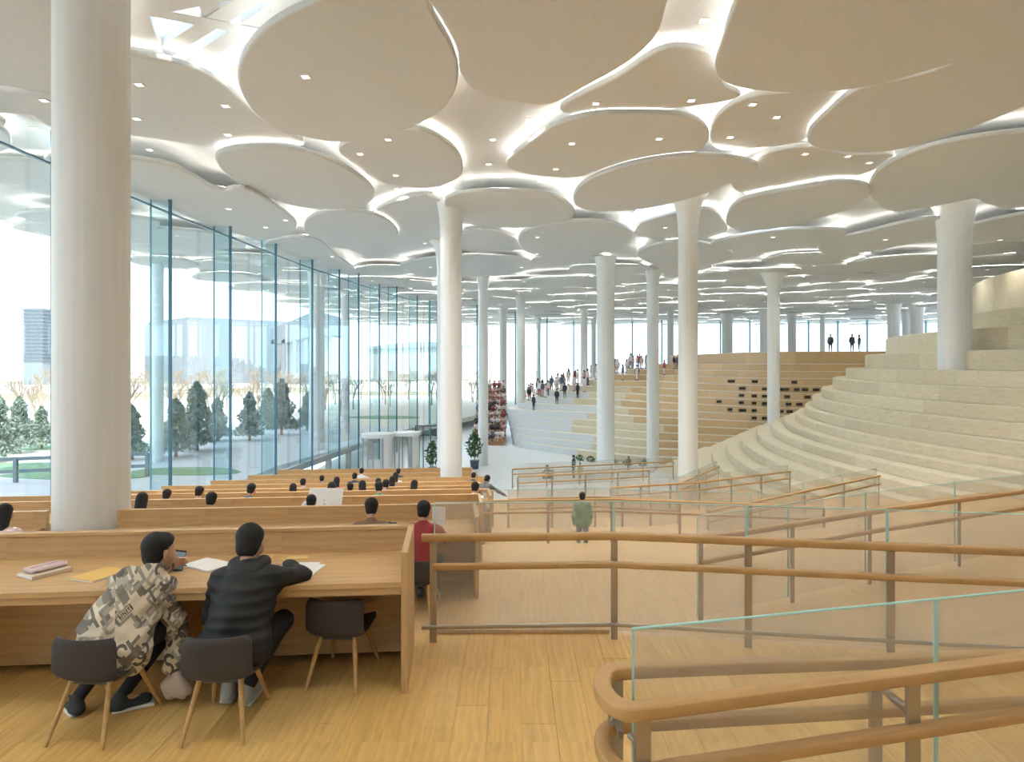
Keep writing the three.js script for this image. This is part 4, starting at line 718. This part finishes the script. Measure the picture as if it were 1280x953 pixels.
// ------------------------------------------------------------------ things on the desks
{
  const T = (x, D) => [x, 0.751, -D];
  const sheet = (label, name, x, D, w, d, turn, m, th = 0.004) => { const t = thing(name, label, name === 'paper_sheet' ? 'paper' : 'book', T(x, D), turn); part('cover', rbox(w, th, d, 0, th / 2, 0, Math.min(0.002, th / 3)), m, t); return t; };
  const bk = sheet('pale pink pencil case lying on a thick book at the front desk', 'book', -3.27, 4.78, 0.19, 0.26, -0.5, cloth(0.62, 0.52, 0.40), 0.025); part('pages', box(0.185, 0.016, 0.255, 0, 0.0125, 0.005), mat.paper, bk);
  bk.userData.label = 'thick tan book under a pink pencil case on the front desk';
  const pc = thing('pencil_case', 'pale pink pencil case lying on the thick tan book', 'pencil case', [-3.28, 0.777, -4.80], -0.5); part('pouch', rbox(0.12, 0.03, 0.24, 0, 0.016, 0, 0.014, 3), cloth(0.66, 0.50, 0.50), pc); part('zip', box(0.004, 0.004, 0.2, 0, 0.032, 0), cloth(0.35, 0.3, 0.3), pc);
  const yb = sheet('yellow covered workbook lying left of the patterned jacket', 'book', -2.86, 4.74, 0.22, 0.29, -0.35, cloth(0.72, 0.47, 0.15), 0.012); part('pages', box(0.222, 0.008, 0.285, 0.002, 0.005, 0.004), mat.paper, yb);
  const ob = thing('open_book', 'open white book lying between the two front readers', 'book', T(-2.22, 4.97), -0.5);
  for (const s of [-1, 1]) part('page_block', rbox(0.15, 0.014, 0.22, s * 0.075, 0.008, 0, 0.004).rotateZ(s * -0.03), mat.paper, ob);
  const ws = sheet('white worksheet under the arm of the reader in black', 'paper_sheet', -1.56, 4.93, 0.30, 0.22, 0.05, mat.paper, 0.003);
  sheet('white page stack beside the black sleeve on the front desk', 'paper_sheet', -1.47, 4.86, 0.2, 0.26, -0.1, mat.paper, 0.006);
  sheet('small yellow notebook behind the worksheets on the front desk', 'book', -1.62, 5.16, 0.15, 0.09, 0.1, cloth(0.7, 0.52, 0.2), 0.008);
  sheet('thin tan notebook beside the small yellow notebook on the front desk', 'book', -1.86, 5.17, 0.12, 0.09, 0.0, cloth(0.6, 0.4, 0.2), 0.008);
  const up = thing('paper_sheet', 'white sheet held upright by the reader in red', 'paper', [-0.86, rowY(1) + 0.86, -8.02], -0.15); part('page', rbox(0.16, 0.22, 0.004, 0, 0.08, 0, 0.001), mat.paper, up);
  const wide = thing('paper_sheet', 'wide white sheet held up at the third desk', 'paper', [-3.0, rowY(2) + 1.05, -10.95], 0); part('page', rbox(0.55, 0.3, 0.004, 0, 0.05, 0, 0.001).rotateX(-0.5), mat.paper, wide);
  const stack = [['crumpled green and white bag on the second desk', -1.38, 8.1, [0.45, 0.55, 0.42]], ['small red pouch on the second desk', -1.55, 8.2, [0.5, 0.12, 0.08]], ['dark pouch beside the green bag on the second desk', -1.46, 8.25, [0.06, 0.09, 0.09]]];
  for (const [label, x, D, c] of stack) { const t = thing('pouch', label, 'pouch', [x, rowY(1) + 0.75, -D]); part('cover', blob([B(V(-0.05, 0.035, 0), V(0.05, 0.03, 0.01), 0.04, 0.035)], 0.012, 0.02, (a, b) => 0.004 * Math.sin(a * 90)), clothOf(c), t); }
  // loose sheets and books on the farther desks
  for (let r = 2; r <= 7; r++) for (let k = 0; k < 6; k++) { const X = -9 + k * 1.4 + rr(-0.4, 0.4), D = 4.6 + 3.3 * r + SK * (X + 0.72) + rr(0.2, 0.55); const t = thing('open_book', `open white book lying on the ${ord[r + 1] ?? 'last'} desk from the front`, 'book', [X, rowY(r) + 0.751, -D], rr(-0.5, 0.5), `books on the ${ord[r + 1]} desk`); part('page_block', rbox(0.34, 0.014, 0.24, 0, 0.007, 0, 0.004), mat.paper, t); }
  const bt = [['dark bottle on the desk end by the leaning person', [-0.70, rowY(3) + 0.75, -14.85], [0.05, 0.07, 0.09]], ['pale bottle on the desk end beside the dark bottle', [-0.60, rowY(3) + 0.75, -14.9], [0.6, 0.6, 0.6]]];
  for (const [label, p, c] of bt) { const t = thing('water_bottle', label, 'bottle', p); part('flask', new THREE.LatheGeometry([[0, 0], [0.035, 0], [0.037, 0.01], [0.037, 0.15], [0.02, 0.19], [0.018, 0.2]].map(([a, b]) => new THREE.Vector2(a, b)), 16), clothOf(c), t); part('cap', cyl(0.021, 0.021, 0.035, 0, 0.215, 0, 14), mat.darkFrame, t); }
}
// ------------------------------------------------------------------ entrance and plants on the valley floor
function drum(label, X, D, r, h) {
  const t = thing('entrance_drum', label, 'entrance', [X, VALLEY, -D]);
  for (const a0 of [0.5, 2.2, 3.7, 5.3]) { const g = new THREE.CylinderGeometry(r, r, h, 12, 1, true, a0, 1.0); g.translate(0, h / 2, 0); const m = part('curved_panel', g, a0 > 3 ? mat.railGlass : mat.white, t); }
  part('roof_disc', cyl(r + 0.1, r + 0.1, 0.22, 0, h + 0.1, 0, 28), mat.white, t);
  for (let k = 0; k < 6; k++) { const a = k / 6 * 6.283; part('post', cyl(0.04, 0.04, h, Math.cos(a) * r, h / 2, Math.sin(a) * r, 8), mat.frame, t); }
}
drum('white round entrance drum beside the glass wall', -8.55, 43.5, 0.95, 2.35); drum('second white round entrance drum by the glass doors', -6.85, 44.5, 0.8, 2.35);
{
  const t = thing('glass_doorway', 'dark framed glass doorway beside the entrance drums', 'doorway', [-5.6, VALLEY, -45]);
  for (let k = 0; k < 4; k++) part('upright', box(0.06, 2.9, 0.06, -0.75 + k * 0.5, 1.45, 0), mat.darkFrame, t);
  for (const y of [0.05, 2.3, 2.9]) part('crossbar', box(1.56, 0.07, 0.07, 0, y, 0), mat.darkFrame, t);
  for (let k = 0; k < 3; k++) part('glass_pane', box(0.44, 2.2, 0.015, -0.5 + k * 0.5, 1.17, 0), mat.pane, t);
}
function leaves(n, rad, h, size, cone, sd) {
  const P = []; let q = sd; const R = () => { q = (q * 1664525 + 1013904223) >>> 0; return q / 4294967296; };
  for (let i = 0; i < n; i++) {
    const v = R(), w = cone ? (1 - v) ** 0.6 * (0.8 + 0.2 * Math.sin(v * 17)) : Math.sin(Math.PI * (0.15 + 0.8 * v)), a = R() * 6.283, rr0 = rad * w * Math.sqrt(R()), c = V(Math.cos(a) * rr0, v * h, Math.sin(a) * rr0);
    const d = V(R() - 0.5, R() - 0.3, R() - 0.5).normalize(), e = V(R() - 0.5, R() - 0.5, R() - 0.5).cross(d).normalize(), s = size * (0.6 + 0.8 * R());
    const b0 = c.clone().addScaledVector(d, -s), b1 = c.clone().addScaledVector(d, s), s0 = c.clone().addScaledVector(e, s * 0.35), s1 = c.clone().addScaledVector(e, -s * 0.35);
    for (const v3 of [b0, s0, b1, b0, b1, s1]) P.push(v3.x, v3.y, v3.z);
  }
  const g = new THREE.BufferGeometry(); g.setAttribute('position', new THREE.Float32BufferAttribute(P, 3)); g.computeVertexNormals(); return g;
}
const leafMat = M({ color: lin(0.05, 0.12, 0.04), roughness: 0.7, side: THREE.DoubleSide });
for (const [label, X, D, s] of [['leafy potted plant beside the dark framed doorway', -5.0, 43, 1], ['tall potted plant by the slim column on the valley floor', -2.5, 45.5, 1.15]]) {
  const t = thing('potted_plant', label, 'plant', [X, VALLEY, -D]); t.scale.setScalar(s);
  part('pot', cyl(0.28, 0.22, 0.5, 0, 0.25, 0, 18), mat.darkFrame, t); part('stem', rod(V(0, 0.5, 0), V(0.05, 1.5, 0), 0.03), mat.oakDark, t);
  const f = leaves(260, 0.5, 1.4, 0.14, false, 5); f.translate(0, 0.7, 0); tag(part('foliage', f, leafMat, t), null, null, null, 'stuff');
}
for (const [X, D] of [[4.9, 49.2], [5.6, 48.6], [6.3, 48.1], [7.0, 47.4], [8.0, 46.9], [9.0, 46.7]]) { const t = thing('low_shrub', 'low green shrub along the foot of the far steps', 'shrub', [X, VALLEY, -D], rr(0, 3), 'shrubs at the foot of the far steps'); const f = leaves(120, 0.42, 0.4, 0.1, false, 11); tag(part('foliage', f, leafMat, t), null, null, null, 'stuff'); part('stem', rod(V(0, 0, 0), V(0, 0.2, 0), 0.03), mat.oakDark, t); }

// ------------------------------------------------------------------ outside
const GY0 = EYE - 5.75;
const ground = struct('ground'), dryMat = M({ color: lin(0.40, 0.34, 0.25), map: snowTex, roughness: 1 });
part('snowy_ground', slab([[-500, -120], [-13.4, -120], [-13.4, 40], [-9, 62], [-7.8, 64.5], [6, 108], [200, 108], [200, 500], [-500, 500]], GY0 - 0.5, GY0), mat.snow, ground);
part('paved_forecourt', slab([[-13.6, -20], [-13.6, 20], [-13.2, 38], [-11, 50], [-9, 62], [-30, 62], [-27, 40], [-24, 20], [-22, -20]], GY0 - 0.2, GY0 + 0.02), mat.paving, ground);
for (const [x, y, w, d] of [[35, 585, 9, 3], [95, 595, 8, 2.5], [235, 590, 6, 2.6], [480, 522, 8, 4], [100, 560, 12, 3]]) { const D = F * 5.74 / (y - HY), X = (x - CX) * D / F; part('lawn_patch', slab(smooth([[X - w / 2, D], [X - w / 4, D + d / 2], [X + w / 4, D + d / 2.4], [X + w / 2, D - d / 5], [X, D - d / 2]], 24), GY0, GY0 + 0.05), mat.grass, ground); }
for (const [x, y, w, d] of [[20, 497, 40, 26], [200, 494, 34, 22], [120, 478, 70, 40], [330, 488, 40, 30], [260, 474, 80, 40], [420, 476, 60, 40], [490, 492, 26, 18]]) { const D = F * 5.74 / (y - HY), X = (x - CX) * D / F; part('dry_grass_patch', slab(smooth([[X - w / 2, D], [X - w / 4, D + d / 2], [X + w / 4, D + d / 2.4], [X + w / 2, D - d / 5], [X, D - d / 2]], 28), GY0, GY0 + 0.04), dryMat, ground); }
{ // boardwalk rail
  const t = thing('boardwalk_fence', 'grey boardwalk fence in the snowy park beyond the glass', 'fence', [-30, GY0, -30]);
  const m = cloth(0.20, 0.26, 0.28); for (let k = 0; k < 14; k++) part('fence_post', box(0.16, 1.2, 0.16, -12 + k * 1.8, 0.6, 3 - k * 0.6), m, t);
  for (const y of [0.55, 1.15]) part('fence_rail', bar(V(-12, y, 3), V(-12 + 13 * 1.8, y, 3 - 13 * 0.6), 0.1, 0.16), m, t);
}
const pine = leaves(2600, 1.6, 4.0, 0.17, true, 3), pineMat = M({ color: lin(0.29, 0.36, 0.31), roughness: 0.9, side: THREE.DoubleSide });
{
  const t0 = thing('evergreen_tree', 'dark evergreen tree in the snowy park beyond the glass wall', 'tree', [0, GY0, 0], 0, 'evergreens beyond the glass wall');
  part('trunk', cyl(0.08, 0.14, 1.2, 0, 0.6, 0, 8), mat.oakDark, t0); const f = pine.clone(); f.translate(0, 0.5, 0); tag(part('foliage', f, pineMat, t0), null, null, null, 'stuff');
  [[24, 545, 1], [220, 550, 1.0], [246, 542, 1.25], [272, 530, 0.9], [312, 529, 1.0], [352, 522, 1.25], [384, 516, 0.9], [165, 553, 0.9], [52, 540, 0.8], [-4, 556, 1.1], [335, 514, 1]].forEach(([x, y, s], i) => { const D = F * 5.75 / (y + 22 - HY), X = (x - CX) * D / F, o = i ? copyOf(t0, [X, GY0, -D], i * 1.3) : t0; o.position.set(X, GY0, -D); o.scale.setScalar(s * 0.8); });
}
function bare(sd) {
  let q = sd; const R = () => { q = (q * 1664525 + 1013904223) >>> 0; return q / 4294967296; }; const g = [];
  const grow = (p, d, L, r, n) => { const e = p.clone().addScaledVector(d, L); g.push(rod(p, e, r, r * 0.65, 4).toNonIndexed()); if (n) for (let k = 0; k < 3; k++) grow(e.clone().lerp(p, R() * 0.3), d.clone().add(V(R() - 0.5, R() * 0.35, R() - 0.5).multiplyScalar(1.25)).normalize(), L * 0.68, r * 0.6, n - 1); };
  grow(V(0, 0, 0), V(0, 1, 0), 2.0, 0.13, 4); return mergeGeometries(g);
}
{
  const bm = M({ color: lin(0.42, 0.34, 0.26), roughness: 1 }), gs = [bare(3), bare(17), bare(71)], pr = gs.map((g, i) => { const t = thing('bare_tree', 'pale leafless winter tree in the park beyond the glass wall', 'tree', [0, 0, 0], 0, 'bare trees beyond the glass wall'); part('branches', g, bm, t); return t; });
  let i = 0; const stood = scene.children.filter((c) => c.name.startsWith('evergreen')).map((c) => [c.position.x, -c.position.z]); for (let k = 0; k < 300; k++) {
    const D = 50 + 120 * rnd() ** 1.2, X = -18 - rnd() * (D * 0.75 - 12) + (D > 90 ? 14 : 0); if (stood.some(([a, b]) => Math.hypot(a - X, b - D) < 3.4)) continue; const o = i < 3 ? pr[i] : copyOf(pr[i % 3], [0, 0, 0], 0); o.position.set(X, GY0, -D); o.rotation.y = k; o.scale.setScalar(rr(0.6, 1.05)); i++; stood.push([X, D]);
  }
}
{ // buildings across the park
  const pale = M({ color: lin(0.29, 0.32, 0.35), roughness: 0.8 }), lightW = M({ color: lin(0.42, 0.42, 0.41), roughness: 0.8 }), grey = M({ color: lin(0.19, 0.22, 0.25), roughness: 0.8 });
  const D = 190, k = D / F, X = (x) => (x - CX) * k, Y = (y) => EYE - (y - HY) * k;
  const tw = thing('office_tower', 'pale tower banded with horizontal louvres beyond the park', 'building', [X(54), GY0, -D]);
  part('core', box(5.2, Y(387) - GY0, 8, 0, (Y(387) - GY0) / 2, 0), pale, tw); for (let n = 0; n < 15; n++) part('louvre', box(6, 0.34, 8.6, 0, Y(455) - GY0 + 1 + n * 0.98, 0), grey, tw);
  const prism3 = (pts, d0, d1) => { const s = new THREE.Shape(pts.map(([x, y]) => new THREE.Vector2(X(x) , Y(y)))); const g = new THREE.ExtrudeGeometry(s, { depth: d1 - d0, bevelEnabled: false }); g.translate(0, 0, -d1); return g; };
  const th = thing('theatre_hall', 'grey angular hall with a sharp corner beyond the park', 'building');
  part('angled_walls', slab([[X(118), D + 26], [X(234), D], [X(334), D + 22], [X(334), D + 60], [X(118), D + 60]], GY0, Y(400)), pale, th); part('slant_roof', slab([[X(120), D + 27], [X(234), D + 1], [X(332), D + 23], [X(332), D + 58], [X(120), D + 58]], Y(400), Y(396)), pale, th);
  const mu = thing('museum_hall', 'grey wedge shaped hall on slim supports beyond the park', 'building');
  part('wedge', prism3([[338, 430], [338, 412], [386, 392], [408, 392], [408, 420], [390, 420], [352, 430]], D, D + 20), grey, mu); part('recessed_wall', prism3([[342, 480], [342, 428], [408, 418], [408, 480]], D + 6, D + 18), lightW, mu);
  for (const x of [339, 352, 366, 380, 400]) part('support', prism3([[x, 480], [x, 426], [x + 4, 424], [x + 4, 480]], D, D + 1.5), grey, mu);
  const lw = thing('low_hall', 'long low pale hall far across the park', 'building');
  part('block', prism3([[420, 480], [420, 432], [500, 424], [570, 428], [570, 480]], D + 40, D + 60), lightW, lw); part('roof_edge', prism3([[418, 433], [418, 430], [500, 421], [572, 425], [572, 428]], D + 39, D + 61), pale, lw);
}
colAt(396, 46, 19, GY0, 'blue tinted white column standing outside the glass wall', 1.6); colAt(197, 40, 14, GY0, 'white outdoor column seen through the glass under the canopy', 1.8); colAt(432, 56, 10, GY0, 'slim outdoor column farther along outside the glass wall', 1.8);
someone('standFar', 'person walking outside in the snowy park', [-22.5, GY0, -59], 1, [0.12, 0.2, 0.3], DK);

// ------------------------------------------------------------------ enlarge to metres, shadows on, hand over
for (const o of [...scene.children]) { o.position.multiplyScalar(U); if (!o.isLight && !o.isCamera) o.scale.multiplyScalar(U); if (o.isRectAreaLight) { o.width *= U; o.height *= U; } }
scene.traverse((o) => { delete o.userData.__c; delete o.userData.__lamp; if (o.isMesh) o.castShadow = o.receiveShadow = true; });
scene.updateMatrixWorld(true);
renderer.render(scene, camera);
